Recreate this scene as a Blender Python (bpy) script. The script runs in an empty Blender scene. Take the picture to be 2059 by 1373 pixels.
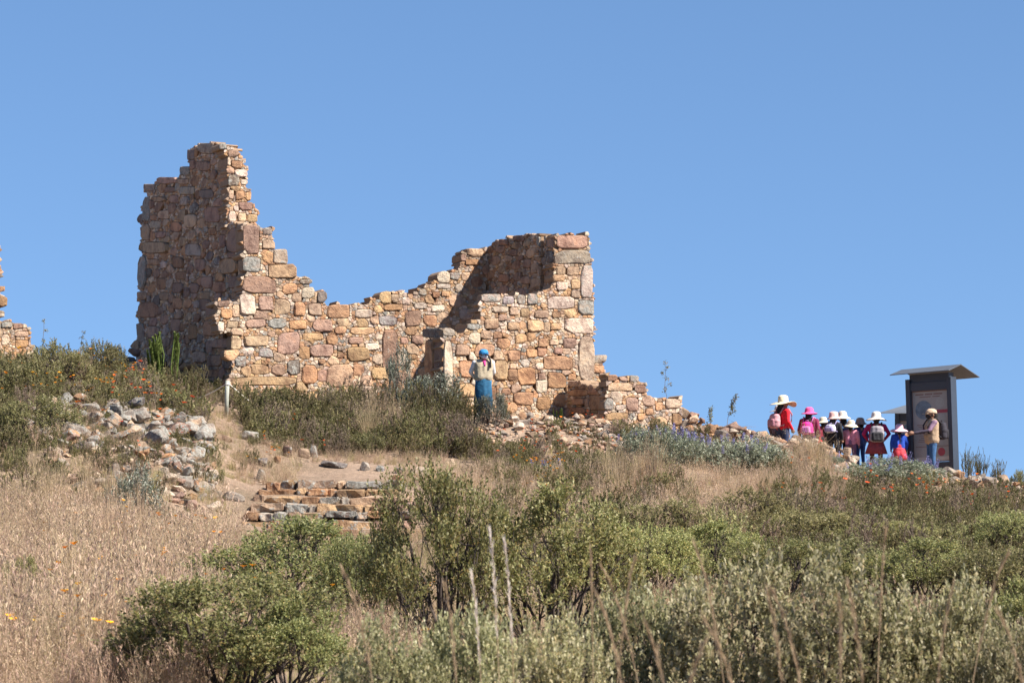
import bpy, bmesh, math, random
import numpy as np
from mathutils import Vector, Matrix

# ------------------------------------------------------------------ camera / world / light
F, CX, HY, EYE = 5839.0, 1029.5, 985.0, 1.6      # focal length and eye level in photo pixels, eye height in metres
scn = bpy.context.scene
C = scn.collection
cd = bpy.data.cameras.new('camera'); cam = bpy.data.objects.new('camera', cd); C.objects.link(cam)
cd.sensor_width = 36; cd.lens = 36*F/2059.0
cam.location = (0, 0, EYE); cam.rotation_euler = (math.radians(90), 0, 0)
cd.shift_y = (HY-686.5)/2059.0
cd.clip_start = 0.5; cd.clip_end = 20000
cd.dof.use_dof = True; cd.dof.focus_distance = 50; cd.dof.aperture_fstop = 9.0
scn.camera = cam

SUN_AZ, SUN_EL = 65.0, 46.0                       # azimuth from the camera's back towards the right
az, el = math.radians(SUN_AZ), math.radians(SUN_EL)
S = Vector((math.cos(el)*math.sin(az), -math.cos(el)*math.cos(az), math.sin(el)))
w = bpy.data.worlds.new('World'); scn.world = w; w.use_nodes = True
nt = w.node_tree; bg = nt.nodes['Background']
sky = nt.nodes.new('ShaderNodeTexSky'); sky.sky_type = 'NISHITA'; sky.sun_disc = False
sky.sun_elevation = el; sky.sun_rotation = math.atan2(S.x, S.y)
sky.altitude = 3600; sky.air_density = 1.0; sky.dust_density = 0.15; sky.ozone_density = 3.0
hs = nt.nodes.new('ShaderNodeHueSaturation'); hs.inputs['Saturation'].default_value = 1.06; hs.inputs['Hue'].default_value = 0.498
tc = nt.nodes.new('ShaderNodeTexCoord'); mp = nt.nodes.new('ShaderNodeVectorMath'); mp.operation = 'MULTIPLY_ADD'   # thin high-altitude air: the pale band lies lower
mp.inputs[1].default_value = (1, 1, .62); mp.inputs[2].default_value = (0, 0, .135)
nt.links.new(tc.outputs['Generated'], mp.inputs[0]); nt.links.new(mp.outputs[0], sky.inputs[0])
nt.links.new(sky.outputs[0], hs.inputs['Color']); nt.links.new(hs.outputs[0], bg.inputs[0])
bg.inputs[1].default_value = 0.074
sd = bpy.data.lights.new('sun', 'SUN'); so = bpy.data.objects.new('sun', sd); C.objects.link(so)
sd.energy = 4.9; sd.angle = math.radians(0.5); sd.color = (1.0, 0.93, 0.86)
so.rotation_euler = (-S).to_track_quat('-Z', 'Y').to_euler(); so.location = (30, -20, 40)
vs = scn.view_settings; vs.view_transform = 'Standard'; vs.look = 'None'; vs.exposure = 1.2; vs.gamma = 1.0
scn.render.film_transparent = False
scn.cycles.max_bounces = 6; scn.cycles.transparent_max_bounces = 6

# ------------------------------------------------------------------ helpers
rnd = random.Random(7)
RS = np.random.RandomState
def at(px, py, D): return Vector(((px-CX)/F*D, D, (HY-py)/F*D + EYE))
def xpx(px, D): return (px-CX)/F*D
def tag(o, label=None, cat=None, group=None, kind=None):
    if label: o['label'] = label
    if cat: o['category'] = cat
    if group: o['group'] = group
    if kind: o['kind'] = kind
    return o
def empty(name, loc, rz=0, label=None, cat=None, group=None):
    o = bpy.data.objects.new(name, None); C.objects.link(o); o.location = loc; o.rotation_euler = (0, 0, rz)
    o.empty_display_size = 0.1
    return tag(o, label, cat, group)
def mesh(name, v, f, mats=None, smooth=False, col=None):
    m = bpy.data.meshes.new(name); m.from_pydata([tuple(p) for p in v], [], [tuple(q) for q in f])
    if mats:
        for mm in (mats if isinstance(mats, (list, tuple)) else [mats]): m.materials.append(mm)
    if smooth: m.polygons.foreach_set('use_smooth', [True]*len(m.polygons))
    if col is not None:
        a = m.color_attributes.new('col', 'FLOAT_COLOR', 'POINT')
        arr = np.ones((len(m.vertices), 4), 'f'); c = np.asarray(col, 'f')
        arr[:, :c.shape[-1]] = c
        a.data.foreach_set('color', arr.ravel())
    m.update()
    return m
def obj(name, m, parent=None):
    o = bpy.data.objects.new(name, m); C.objects.link(o)
    if parent is not None: o.parent = parent
    return o
class MB:
    def __init__(s): s.v = []; s.f = []
    def add(s, v, f):
        b = len(s.v); s.v += [tuple(p) for p in v]; s.f += [tuple(i+b for i in q) for q in f]; return s
    def box(s, c, d, R=None):
        x, y, z = d[0]/2, d[1]/2, d[2]/2
        v = [Vector((a, b, e)) for a in (-x, x) for b in (-y, y) for e in (-z, z)]
        if R is not None: v = [R @ p for p in v]
        v = [p+Vector(c) for p in v]
        return s.add(v, [(0,1,3,2),(4,6,7,5),(0,4,5,1),(2,3,7,6),(0,2,6,4),(1,5,7,3)])
    def prism(s, pts_a, pts_b):
        n = len(pts_a)
        return s.add(list(pts_a)+list(pts_b), [tuple(range(n))[::-1], tuple(range(n, 2*n))] + [(i, (i+1) % n, n+(i+1) % n, n+i) for i in range(n)])
    def tube(s, pts, rad, n=6, cap=True):
        pts = [Vector(p) for p in pts]; rings = []
        if not hasattr(rad, '__len__'): rad = [rad]*len(pts)
        v = []; f = []
        for i, p in enumerate(pts):
            d = (pts[min(i+1, len(pts)-1)]-pts[max(i-1, 0)]).normalized()
            a = d.orthogonal().normalized() if abs(d.z) > .9 else d.cross(Vector((0, 0, 1))).normalized()
            b = d.cross(a)
            for k in range(n):
                t = 2*math.pi*k/n; v.append(p+(a*math.cos(t)+b*math.sin(t))*rad[i])
        for i in range(len(pts)-1):
            for k in range(n):
                f.append((i*n+k, i*n+(k+1) % n, (i+1)*n+(k+1) % n, (i+1)*n+k))
        if cap: f += [tuple(range(n))[::-1], tuple((len(pts)-1)*n+k for k in range(n))]
        return s.add(v, f)
    def build(s, name, mat, parent=None, smooth=False, bevel=0, col=None):
        m = mesh(name, s.v, s.f, mat, smooth, col)
        if bevel:
            bm = bmesh.new(); bm.from_mesh(m)
            bmesh.ops.bevel(bm, geom=bm.edges[:], offset=bevel, segments=2, affect='EDGES', profile=.6)
            bm.to_mesh(m); bm.free()
            if smooth: m.polygons.foreach_set('use_smooth', [True]*len(m.polygons))
        return obj(name, m, parent)

# ------------------------------------------------------------------ materials
MATS = {}
def nodes(name):
    m = bpy.data.materials.new(name); m.use_nodes = True; MATS[name] = m
    n = m.node_tree.nodes; return m, n, m.node_tree.links, n['Principled BSDF']
def N(n, t, **kw):
    x = n.new(t)
    for k, v in kw.items():
        if k in x.inputs: x.inputs[k].default_value = v
        else: setattr(x, k, v)
    return x
def ramp(n, stops):
    r = n.new('ShaderNodeValToRGB'); e = r.color_ramp.elements
    while len(e) < len(stops): e.new(.5)
    for q, (p, c) in zip(e, stops): q.position = p; q.color = (*c, 1)
    return r
def mix(n, l, fac, a, b, mode='MIX'):
    x = n.new('ShaderNodeMix'); x.data_type = 'RGBA'; x.blend_type = mode
    for sock, val in ((x.inputs[0], fac), (x.inputs[6], a), (x.inputs[7], b)):
        if hasattr(val, 'is_linked'): l.new(val, sock)
        elif isinstance(val, tuple): sock.default_value = (*val, 1)
        else: sock.default_value = val
    return x.outputs[2]
def plain(name, col, rough=.8, var=.12, scale=12, metal=0, bump=0):
    m, n, l, b = nodes(name)
    t = N(n, 'ShaderNodeTexCoord'); z = N(n, 'ShaderNodeTexNoise', Scale=scale, Detail=4.0); l.new(t.outputs['Object'], z.inputs['Vector'])
    c = mix(n, l, z.outputs['Fac'], tuple(x*(1-var) for x in col), tuple(min(1, x*(1+var)) for x in col))
    l.new(c, b.inputs['Base Color']); b.inputs['Roughness'].default_value = rough; b.inputs['Metallic'].default_value = metal
    if bump:
        q = N(n, 'ShaderNodeBump', Strength=bump, Distance=.01); l.new(z.outputs['Fac'], q.inputs['Height']); l.new(q.outputs[0], b.inputs['Normal'])
    return m
def stone_mat(name, src):
    """colour from the mesh attribute 'col' (alpha: lichen) or from the object's colour; grain, stains and lichen in world space"""
    m, n, l, b = nodes(name)
    g = N(n, 'ShaderNodeNewGeometry')
    if src == 'attr':
        a = N(n, 'ShaderNodeAttribute', attribute_name='col'); colr, alp = a.outputs['Color'], a.outputs['Alpha']
    else:
        a = N(n, 'ShaderNodeObjectInfo'); colr, alp = a.outputs['Color'], a.outputs['Alpha']
    n1 = N(n, 'ShaderNodeTexNoise', Scale=3.2, Detail=6.0, Roughness=.65); l.new(g.outputs['Position'], n1.inputs['Vector'])
    n2 = N(n, 'ShaderNodeTexNoise', Scale=14.0, Detail=8.0, Roughness=.7); l.new(g.outputs['Position'], n2.inputs['Vector'])
    n3 = N(n, 'ShaderNodeTexNoise', Scale=7.0, Detail=5.0, Roughness=.75); l.new(g.outputs['Position'], n3.inputs['Vector'])
    r1 = ramp(n, [(.36, (.40, .31, .30)), (.53, (1, 1, 1)), (.70, (1.2, 1.05, .9))]); l.new(n1.outputs['Fac'], r1.inputs[0])
    c = mix(n, l, .75, colr, r1.outputs[0], 'MULTIPLY')
    r2 = ramp(n, [(.3, (.62, .58, .56)), (.5, (1, 1, 1)), (.72, (1.22, 1.2, 1.15))]); l.new(n2.outputs['Fac'], r2.inputs[0])
    c = mix(n, l, .8, c, r2.outputs[0], 'MULTIPLY')
    # lichen: pale grey-green crust where the alpha allows it
    mm = N(n, 'ShaderNodeMath', operation='ADD'); l.new(n3.outputs['Fac'], mm.inputs[0]); l.new(alp, mm.inputs[1])
    r3 = ramp(n, [(.0, (0, 0, 0)), (.99, (0, 0, 0)), (1.0, (1, 1, 1))])
    r3.color_ramp.elements[1].position = .93; r3.color_ramp.elements[2].position = 1.0
    l.new(mm.outputs[0], r3.inputs[0])
    lc = ramp(n, [(.35, (.085, .082, .068)), (.5, (.225, .213, .18)), (.66, (.37, .35, .30))]); l.new(n2.outputs['Fac'], lc.inputs[0])
    c = mix(n, l, r3.outputs[0], c, lc.outputs[0])
    l.new(c, b.inputs['Base Color']); b.inputs['Roughness'].default_value = .92
    bp = N(n, 'ShaderNodeBump', Strength=.9, Distance=.045)
    ad = N(n, 'ShaderNodeMath', operation='MULTIPLY_ADD'); ad.inputs[1].default_value = .5
    l.new(n2.outputs['Fac'], ad.inputs[0]); l.new(n3.outputs['Fac'], ad.inputs[2]); l.new(ad.outputs[0], bp.inputs['Height'])
    l.new(bp.outputs[0], b.inputs['Normal'])
    return m
M_STONE = stone_mat('stone_masonry', 'attr'); M_ROCK = stone_mat('loose_stone', 'obj')
M_MORTAR = plain('earth_mortar', (.27, .18, .11), .95, .4, 9, bump=.8)

def leaf_mat(name, ramp_cols, trans=.35, spec=.3, rough=.5, tipvar=.25):
    m, n, l, b = nodes(name)
    g = N(n, 'ShaderNodeNewGeometry'); oi = N(n, 'ShaderNodeObjectInfo')
    k = len(ramp_cols)
    r = ramp(n, [(i/(k-1), c) for i, c in enumerate(ramp_cols)]); l.new(g.outputs['Random Per Island'], r.inputs[0])
    h = N(n, 'ShaderNodeHueSaturation'); l.new(r.outputs[0], h.inputs['Color'])
    mr = N(n, 'ShaderNodeMapRange'); mr.inputs[3].default_value = 1-tipvar; mr.inputs[4].default_value = 1+tipvar
    l.new(oi.outputs['Random'], mr.inputs[0]); l.new(mr.outputs[0], h.inputs['Value'])
    mr2 = N(n, 'ShaderNodeMapRange'); mr2.inputs[3].default_value = .485; mr2.inputs[4].default_value = .515
    ml = N(n, 'ShaderNodeMath', operation='FRACT'); m7 = N(n, 'ShaderNodeMath', operation='MULTIPLY'); m7.inputs[1].default_value = 7.31
    l.new(oi.outputs['Random'], m7.inputs[0]); l.new(m7.outputs[0], ml.inputs[0]); l.new(ml.outputs[0], mr2.inputs[0]); l.new(mr2.outputs[0], h.inputs['Hue'])
    l.new(h.outputs[0], b.inputs['Base Color']); b.inputs['Roughness'].default_value = rough
    b.inputs['Specular IOR Level'].default_value = spec
    t = N(n, 'ShaderNodeBsdfTranslucent'); l.new(h.outputs[0], t.inputs['Color'])
    mx = N(n, 'ShaderNodeMixShader'); mx.inputs[0].default_value = trans
    l.new(b.outputs[0], mx.inputs[1]); l.new(t.outputs[0], mx.inputs[2]); l.new(mx.outputs[0], n['Material Output'].inputs['Surface'])
    return m
M_LEAF = leaf_mat('green_shrub_leaf', [(.12, .135, .04), (.20, .21, .065), (.30, .305, .115), (.43, .42, .21), (.39, .30, .10)], .42, .3, .55)
M_LEAFG = leaf_mat('greygreen_shrub_leaf', [(.19, .185, .08), (.29, .28, .13), (.40, .375, .20), (.52, .48, .31), (.38, .30, .14)], .42, .3, .55)
M_OLIVE = leaf_mat('olive_shrub_leaf', [(.13, .135, .05), (.20, .195, .075), (.30, .27, .12), (.40, .34, .18)], .38, .3, .5)
M_LUP = leaf_mat('lupin_leaf', [(.15, .18, .11), (.21, .24, .16), (.28, .30, .22), (.36, .37, .28)], .25, .2, .6)
M_DRYH = leaf_mat('dry_heath_twig', [(.16, .12, .08), (.24, .18, .12), (.32, .25, .17), (.20, .13, .10)], .2, .2, .7)
M_HEATH = leaf_mat('heath_needle', [(.08, .085, .03), (.13, .13, .045), (.19, .165, .07), (.24, .185, .10), (.19, .195, .06)], .2, .2, .6)
M_SILV = leaf_mat('silvery_leaf', [(.07, .085, .05), (.13, .145, .095), (.24, .25, .19), (.35, .35, .29)], .2, .4, .45)
M_SPIKE = leaf_mat('green_spike_needle', [(.07, .10, .025), (.11, .15, .035), (.15, .19, .05)], .25, .2, .6)
M_GRASS = leaf_mat('dry_grass_blade', [(.34, .235, .145), (.48, .35, .23), (.62, .48, .33), (.40, .26, .20), (.31, .27, .115)], .35, .2, .6)
M_GRASSG = leaf_mat('green_grass_blade', [(.19, .20, .06), (.28, .27, .09), (.38, .31, .14), (.46, .36, .19)], .35, .2, .6)
M_STRAW = leaf_mat('straw_blade', [(.40, .29, .17), (.48, .37, .23), (.34, .25, .14)], .35, .2, .6)
M_BARK = plain('dark_bark', (.055, .04, .032), .9, .5, 30, bump=.4)
M_BARKT = plain('grey_brown_twig', (.13, .10, .075), .9, .4, 30)
M_FLO = leaf_mat('orange_petal', [(.85, .16, .03), (.9, .22, .03), (.8, .12, .05)], .3, .2, .6)
M_FLY = leaf_mat('yellow_petal', [(.85, .36, .02), (.9, .45, .03), (.8, .30, .02)], .3, .2, .6)
M_FLB = leaf_mat('blue_violet_petal', [(.18, .16, .35), (.24, .22, .41), (.31, .30, .46), (.19, .15, .30)], .3, .2, .6)
M_PLUME = leaf_mat('white_plume', [(.62, .56, .48), (.72, .66, .58), (.55, .46, .36)], .4, .2, .6)

def ground_mat():
    m, n, l, b = nodes('dry_hillside')
    g = N(n, 'ShaderNodeNewGeometry')
    a = N(n, 'ShaderNodeTexNoise', Scale=.45, Detail=6.0, Roughness=.65); l.new(g.outputs['Position'], a.inputs['Vector'])
    d = N(n, 'ShaderNodeTexNoise', Scale=9.0, Detail=8.0, Roughness=.75); l.new(g.outputs['Position'], d.inputs['Vector'])
    r = ramp(n, [(.3, (.17, .125, .075)), (.5, (.28, .195, .13)), (.7, (.42, .30, .21))]); l.new(a.outputs['Fac'], r.inputs[0])
    r2 = ramp(n, [(.3, (.5, .47, .42)), (.55, (1, 1, 1)), (.75, (1.4, 1.3, 1.2))]); l.new(d.outputs['Fac'], r2.inputs[0])
    l.new(mix(n, l, .9, r.outputs[0], r2.outputs[0], 'MULTIPLY'), b.inputs['Base Color']); b.inputs['Roughness'].default_value = .95
    bp = N(n, 'ShaderNodeBump', Strength=.8, Distance=.08); l.new(d.outputs['Fac'], bp.inputs['Height']); l.new(bp.outputs[0], b.inputs['Normal'])
    return m
M_GROUND = ground_mat()

# ------------------------------------------------------------------ terrain
GC = []
for px in (-700, 0, 500, 1029, 1600, 2059, 2700):
    GC += [(xpx(px, 4), 4, -1.55), (xpx(px, 12), 12, -1.5), (xpx(px, 20), 20, -1.4)]
def gp(px, py, D): GC.append((xpx(px, D), D, (HY-py)/F*D))
for t in [(-300,1330,25),(0,1290,27),(200,1290,27),(450,1300,26),(-300,1130,38),(0,1125,38),(200,1125,38),(380,1128,38),(-300,1060,48),(0,1062,48),(200,1064,48),(400,1085,48),
          (-200,960,56),(0,965,56),(150,960,56),(290,985,56),(400,1030,55.5),(0,905,59),(150,890,59),(290,885,59.5),(-200,860,62),(0,835,62.5),(150,830,62.5),(290,835,63),(400,865,63.5),(-200,790,70),(0,775,70),(150,775,71),(300,790,71),
          (-200,745,78),(0,742,79),(150,742,79),(260,750,80),(450,832,70),(470,880,66),(440,960,60.5),(470,1000,57.5),(330,760,79),(430,800,75.5),
          (500,1118,53.5),(650,1120,53.5),(800,1118,53.5),(500,1055,56.3),(650,1055,56.3),(800,1055,56.3),(480,1120,46),(650,1125,46),(800,1120,46),(480,1190,36),(650,1190,36),(800,1185,36),
          (520,984,59),(650,984,59),(800,985,59),(560,945,62.5),(700,950,62.5),(820,955,62.5),(560,905,66),(700,905,66),(850,905,66),(600,860,70),(750,862,70),(900,862,70),
          (560,828,74.5),(700,826,75.8),(850,815,77.5),(960,832,71.3),(900,980,60),(1000,975,60),(1050,930,65),(1050,880,69),(1050,842,72.2),(1150,842,72.8),(1180,850,71.5),
          (950,1070,48),(950,1180,36),(950,1310,26),(1150,1305,26),(1150,1180,36),(1150,1060,48),(1150,975,60),(1200,930,65),(1250,885,69),(1300,862,71.6),(1380,868,73.5),
          (1350,985,60),(1350,935,66),(1350,1065,48),(1350,1165,36),(1350,1300,26),(1550,1010,60),(1550,955,67),(1550,1080,48),(1550,1180,36),(1550,1305,26),
          (1480,895,73.5),(1560,912,74),(1640,928,74),(1700,940,74),(1780,950,74),(1880,968,74),(1980,985,74),(2080,1000,74),(2400,1010,74),
          (1450,905,77.5),(1575,930,77.5),(1625,934,78),(1700,940,78.5),(1760,944,78.5),(1810,946,78),(1873,953,76.5),(1925,968,75.6),(2000,980,78),(2200,985,78),
          (1750,985,68),(1900,1000,68),(2060,1015,68),(2400,1020,68),(1800,1040,58),(2060,1050,58),(2400,1050,58),(1800,1090,46),(2060,1095,46),(2400,1100,46),(1800,1185,35),(2060,1190,35),(2400,1200,35),(1800,1310,26),(2060,1310,26),(2500,1310,26)]: gp(*t)
for X in (-24, -16, -8, 0, 8, 16, 24):
    zl = 3.2 if X < -8 else (2.2 if X < 2 else .3)
    GC += [(X, 88, zl-.3), (X, 98, zl-2.0), (X, 115, zl-6)]
GC = np.array(GC)
_d = np.hypot(GC[:, None, 0]-GC[None, :, 0], GC[:, None, 1]-GC[None, :, 1])
_A = np.block([[-_d + np.eye(len(GC))*.03, np.c_[np.ones(len(GC)), GC[:, :2]]], [np.c_[np.ones(len(GC)), GC[:, :2]].T, np.zeros((3, 3))]])
_W = np.linalg.solve(_A, np.r_[GC[:, 2], 0, 0, 0])
def gz(X, Y):
    X = np.atleast_1d(np.asarray(X, float)); Y = np.atleast_1d(np.asarray(Y, float)); out = np.empty(len(X))
    for i in range(0, len(X), 20000):
        x, y = X[i:i+20000], Y[i:i+20000]
        cx_, cy_ = np.clip(x, -22, 22), np.clip(y, 3, 112)
        d = np.hypot(cx_[:, None]-GC[None, :, 0], cy_[:, None]-GC[None, :, 1])
        z = -d @ _W[:-3] + _W[-3] + _W[-2]*cx_ + _W[-1]*cy_
        z += .05*np.sin(x*1.7+y*.9)*np.sin(y*1.3-x*.4) + .025*np.sin(x*4.1+1)*np.sin(y*3.7)
        e = np.maximum(0, y-112)+np.maximum(0, np.abs(x)-22)*.6
        out[i:i+20000] = z - e*.22/(1+e*.0008)
    return out + EYE
def g1(X, Y): return float(gz([X], [Y])[0])
def axis(lo, hi, step, far):
    a = list(np.arange(lo, hi+1e-6, step)); s = step; x = hi
    while x < far: s *= 1.35; x += s; a.append(x)
    s = step; x = lo
    while x > -far: s *= 1.35; x -= s; a.insert(0, x)
    return np.array(a)
ax_, ay_ = axis(-16, 16, .25, 5000), axis(4, 98, .3, 6000)
gx, gy = np.meshgrid(ax_, ay_, indexing='ij'); zz = gz(gx.ravel(), gy.ravel())
nx_, ny_ = len(ax_), len(ay_); idx = np.arange(nx_*ny_).reshape(nx_, ny_)
ff = np.stack([idx[:-1, :-1], idx[1:, :-1], idx[1:, 1:], idx[:-1, 1:]], -1).reshape(-1, 4)
ground = obj('ground', mesh('ground', np.c_[gx.ravel(), gy.ravel(), zz], ff.tolist(), M_GROUND, True)); tag(ground, kind='structure')

# ------------------------------------------------------------------ masonry
TH = math.radians(25)
FU, FN = Vector((math.cos(TH), math.sin(TH), 0)), Vector((math.sin(TH), -math.cos(TH), 0))     # along / out of the front walls
SU, SN = Vector((math.sin(TH), -math.cos(TH), 0)), Vector((-math.cos(TH), -math.sin(TH), 0))   # along / out of the side walls
class Plane:
    def __init__(s, X, Y, u, n, batter=0.0, Z=0.0):
        s.O = Vector((X, Y, Z)); s.u = u; s.n = (n+Vector((0, 0, batter))).normalized(); s.v = s.n.cross(s.u)
        if s.v.z < 0: s.v = -s.v
    def uv(s, px, py):
        d = Vector(((px-CX)/F, 1, (HY-py)/F)); t = s.O.dot(s.n)/d.dot(s.n); q = d*t-s.O
        return (q.dot(s.u), q.dot(s.v))
    def P(s, u, v, wd=0): return s.O+s.u*u+s.v*v+s.n*wd+Vector((0, 0, EYE))
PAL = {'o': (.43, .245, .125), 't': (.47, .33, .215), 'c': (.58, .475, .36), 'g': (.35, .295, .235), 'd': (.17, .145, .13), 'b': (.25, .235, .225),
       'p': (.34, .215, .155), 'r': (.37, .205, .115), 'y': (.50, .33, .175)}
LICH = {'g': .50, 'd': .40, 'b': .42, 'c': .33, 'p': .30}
def clip(poly, a, b, c):
    out = []; n = len(poly)
    for i in range(n):
        p, q = poly[i], poly[(i+1) % n]; dp, dq = a*p[0]+b*p[1]-c, a*q[0]+b*q[1]-c
        if dp <= 0: out.append(p)
        if (dp < 0) != (dq < 0) and dp != dq:
            t = dp/(dp-dq); out.append((p[0]+t*(q[0]-p[0]), p[1]+t*(q[1]-p[1])))
    return out
def area(P): return .5*sum(P[i][0]*P[(i+1) % len(P)][1]-P[(i+1) % len(P)][0]*P[i][1] for i in range(len(P)))
def inside(poly, x, y):
    r = False; n = len(poly)
    for i in range(n):
        (x1, y1), (x2, y2) = poly[i], poly[(i+1) % n]
        if (y1 > y) != (y2 > y) and x < (x2-x1)*(y-y1)/(y2-y1)+x1: r = not r
    return r
def edges(P):
    E = []; n = len(P)
    for i in range(n):
        (x1, y1), (x2, y2) = P[i], P[(i+1) % n]; L = math.hypot(x2-x1, y2-y1) or 1e-9
        a, b = (y2-y1)/L, -(x2-x1)/L; E.append((a, b, a*x1+b*y1))
    return E
def inset(P, g):
    for a, b, c in edges(P): P = clip(P, a, b, c-g)
    return P
def chaikin(P, t=.25):
    o = []
    for i in range(len(P)):
        p, q = P[i], P[(i+1) % len(P)]
        o += [(p[0]*(1-t)+q[0]*t, p[1]*(1-t)+q[1]*t), (p[0]*t+q[0]*(1-t), p[1]*t+q[1]*(1-t))]
    return o
def stone_geo(pl, P, proud, back, R, big):
    """one dressed or rubble stone: outline ring behind, ring at the arris, inset ring on the face, centre"""
    P = chaikin(P, R.uniform(.06, .17))
    # drop points that crowd each other, break long edges
    Q = []
    for p in P:
        if not Q or math.hypot(p[0]-Q[-1][0], p[1]-Q[-1][1]) > .012: Q.append(p)
    if len(Q) > 3 and math.hypot(Q[0][0]-Q[-1][0], Q[0][1]-Q[-1][1]) < .012: Q.pop()
    if big:
        Z = []
        for i, p in enumerate(Q):
            q = Q[(i+1) % len(Q)]; Z.append(p); L = math.hypot(q[0]-p[0], q[1]-p[1])
            if L > .22 and len(Q)+len(Z) < 20: Z.append(((p[0]+q[0])/2+R.uniform(-.012, .012), (p[1]+q[1])/2+R.uniform(-.012, .012)))
        Q = Z
    n = len(Q); cx, cy = sum(p[0] for p in Q)/n, sum(p[1] for p in Q)/n
    size = math.sqrt(abs(area(Q)))
    tx, ty = R.uniform(-.07, .07), R.uniform(-.09, .06)
    j = .006 if big else .003
    v = []
    for (x, y) in Q: v.append(pl.P(x, y, -back))
    for (x, y) in Q: v.append(pl.P(x+R.uniform(-j, j), y+R.uniform(-j, j), proud-.085*min(size, .3)*R.uniform(.4, 1)))
    bv = min(.028, .11*size)
    for (x, y) in Q:
        d = math.hypot(x-cx, y-cy) or 1; k = max(.55, 1-bv/d*R.uniform(.8, 1.5))
        x2, y2 = cx+(x-cx)*k, cy+(y-cy)*k
        v.append(pl.P(x2, y2, proud+tx*(x2-cx)+ty*(y2-cy)+R.uniform(-.22, .15)*bv))
    v.append(pl.P(cx+R.uniform(-.2, .2)*size, cy+R.uniform(-.2, .2)*size, proud+R.uniform(-.1, .5)*bv))
    f = []
    for i in range(n):
        k = (i+1) % n
        f += [(i, k, n+k, n+i), (n+i, n+k, 2*n+k, 2*n+i), (2*n+i, 2*n+k, 3*n)]
    return v, f
def masonry(thing, pl, poly_px, explicit=(), seed=1, mix_cols='ttoocyprg', thick=.7, rmed=(.075, .17), nmed=2600, nsm=24000, limit=280, coursed=.8, rsm=(.018, .045), umax=None):
    R = random.Random(seed)
    poly = [pl.uv(*p) for p in poly_px]
    ex = []
    for e in explicit:
        x0, y0, x1, y1, cc = e[:5]
        dx, dy = (x1-x0), (y1-y0); s = e[5] if len(e) > 5 else .10
        cs = [(x0+dx*R.uniform(-.01, s), y1-dy*R.uniform(-.01, s)), (x1-dx*R.uniform(-.01, s), y1-dy*R.uniform(-.01, s)), (x1-dx*R.uniform(-.01, s), y0+dy*R.uniform(-.01, s)), (x0+dx*R.uniform(-.01, s), y0+dy*R.uniform(-.01, s))]
        P = [pl.uv(*c) for c in cs]
        if area(P) < 0: P = P[::-1]
        # octagonal outline so that the corners are knocked off unevenly
        P2 = []
        for i in range(4):
            p, q, r_ = P[i-1], P[i], P[(i+1) % 4]; t1, t2 = R.uniform(.05, .32), R.uniform(.05, .32)
            P2 += [(q[0]+(p[0]-q[0])*t1, q[1]+(p[1]-q[1])*t1), (q[0]+(r_[0]-q[0])*t2, q[1]+(r_[1]-q[1])*t2)]
        if umax is not None:
            ym = sum(p[1] for p in P2)/len(P2)
            for vtop, um in umax:
                if ym < vtop: P2 = clip(P2, 1, .03, um); break
            if len(P2) < 3 or area(P2) < .002: continue
        ex.append((P2, edges(P2), cc))
    us, vs_ = [p[0] for p in poly], [p[1] for p in poly]
    u0, u1, v0, v1 = min(us)-.25, max(us)+.25, min(vs_)-.05, max(vs_)+.25
    k = coursed
    pts = np.zeros((9000, 3)); n = 0
    exb = [(min(p[0] for p in P), max(p[0] for p in P), min(p[1] for p in P), max(p[1] for p in P)) for P, _, _ in ex]
    def dist_ex(x, y, r):
        for (P, E, _), (a0, a1, b0, b1) in zip(ex, exb):
            if a0-r < x < a1+r and b0-r < y < b1+r:
                if max(a*x+b*y-c for a, b, c in E) < r: return False
        return True
    ar = (u1-u0)*(v1-v0)
    for phase, (cnt, rr, tight) in enumerate(((nmed*ar/45, (rmed[1]*.75, rmed[1]*1.1), 1.16), (nmed*ar/110, rmed, 1.16), (nsm*ar/30, rsm, .92))):
        for _ in range(int(cnt)):
            x, y = R.uniform(u0, u1), R.uniform(v0, v1); r = R.uniform(*rr)
            if n:
                d = np.hypot((pts[:n, 0]-x)*k, pts[:n, 1]-y)
                if (d < (pts[:n, 2]+r)*tight).any(): continue
            if not dist_ex(x, y, r*(.62 if phase < 2 else .45)): continue
            pts[n] = (x, y, r); n += 1
            if n >= 9000: break
    cells = []
    for i in range(n):
        x, y, r = pts[i]
        if not inside(poly, x, y): continue
        B = r*2.1+.03
        cell = [(x-B/k, y-B), (x+B/k, y-B), (x+B/k, y+B), (x-B/k, y+B)]
        d2 = ((pts[:n, 0]-x)*k)**2+(pts[:n, 1]-y)**2
        for j in np.argsort(d2)[1:26]:
            xj, yj, rj = pts[j]
            if d2[j] > (B*2+rj)**2: break
            a, b = 2*(xj-x)*k*k, 2*(yj-y); c = (xj*xj-x*x)*k*k+(yj*yj-y*y)+r*r-rj*rj
            cell = clip(cell, a, b, c)
            if len(cell) < 3: break
        for (P, E, _), (a0, a1, b0, b1) in zip(ex, exb):
            if len(cell) < 3: break
            if a0-.5 < x < a1+.5 and b0-.5 < y < b1+.5:
                a, b, c = max(E, key=lambda e: e[0]*x+e[1]*y-e[2]); cell = clip(cell, -a, -b, -c-.004)
        if umax is not None and len(cell) > 2:
            for vtop, um in umax:
                if y < vtop: cell = clip(cell, 1, .03, um); break
        if len(cell) < 3 or area(cell) < .0006: continue
        cells.append((cell, R.choice(mix_cols) if r > .05 else R.choice('cttyooccg'), r))
    core_v, core_f = [], []
    small_v, small_f, small_c = [], [], []
    stones = [(P, cc, 1.0, True) for P, E, cc in ex]+[(c, cc, r, False) for c, cc, r in cells]
    stones = [(P, cc, r, e, abs(area(P))) for P, cc, r, e in stones]
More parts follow.
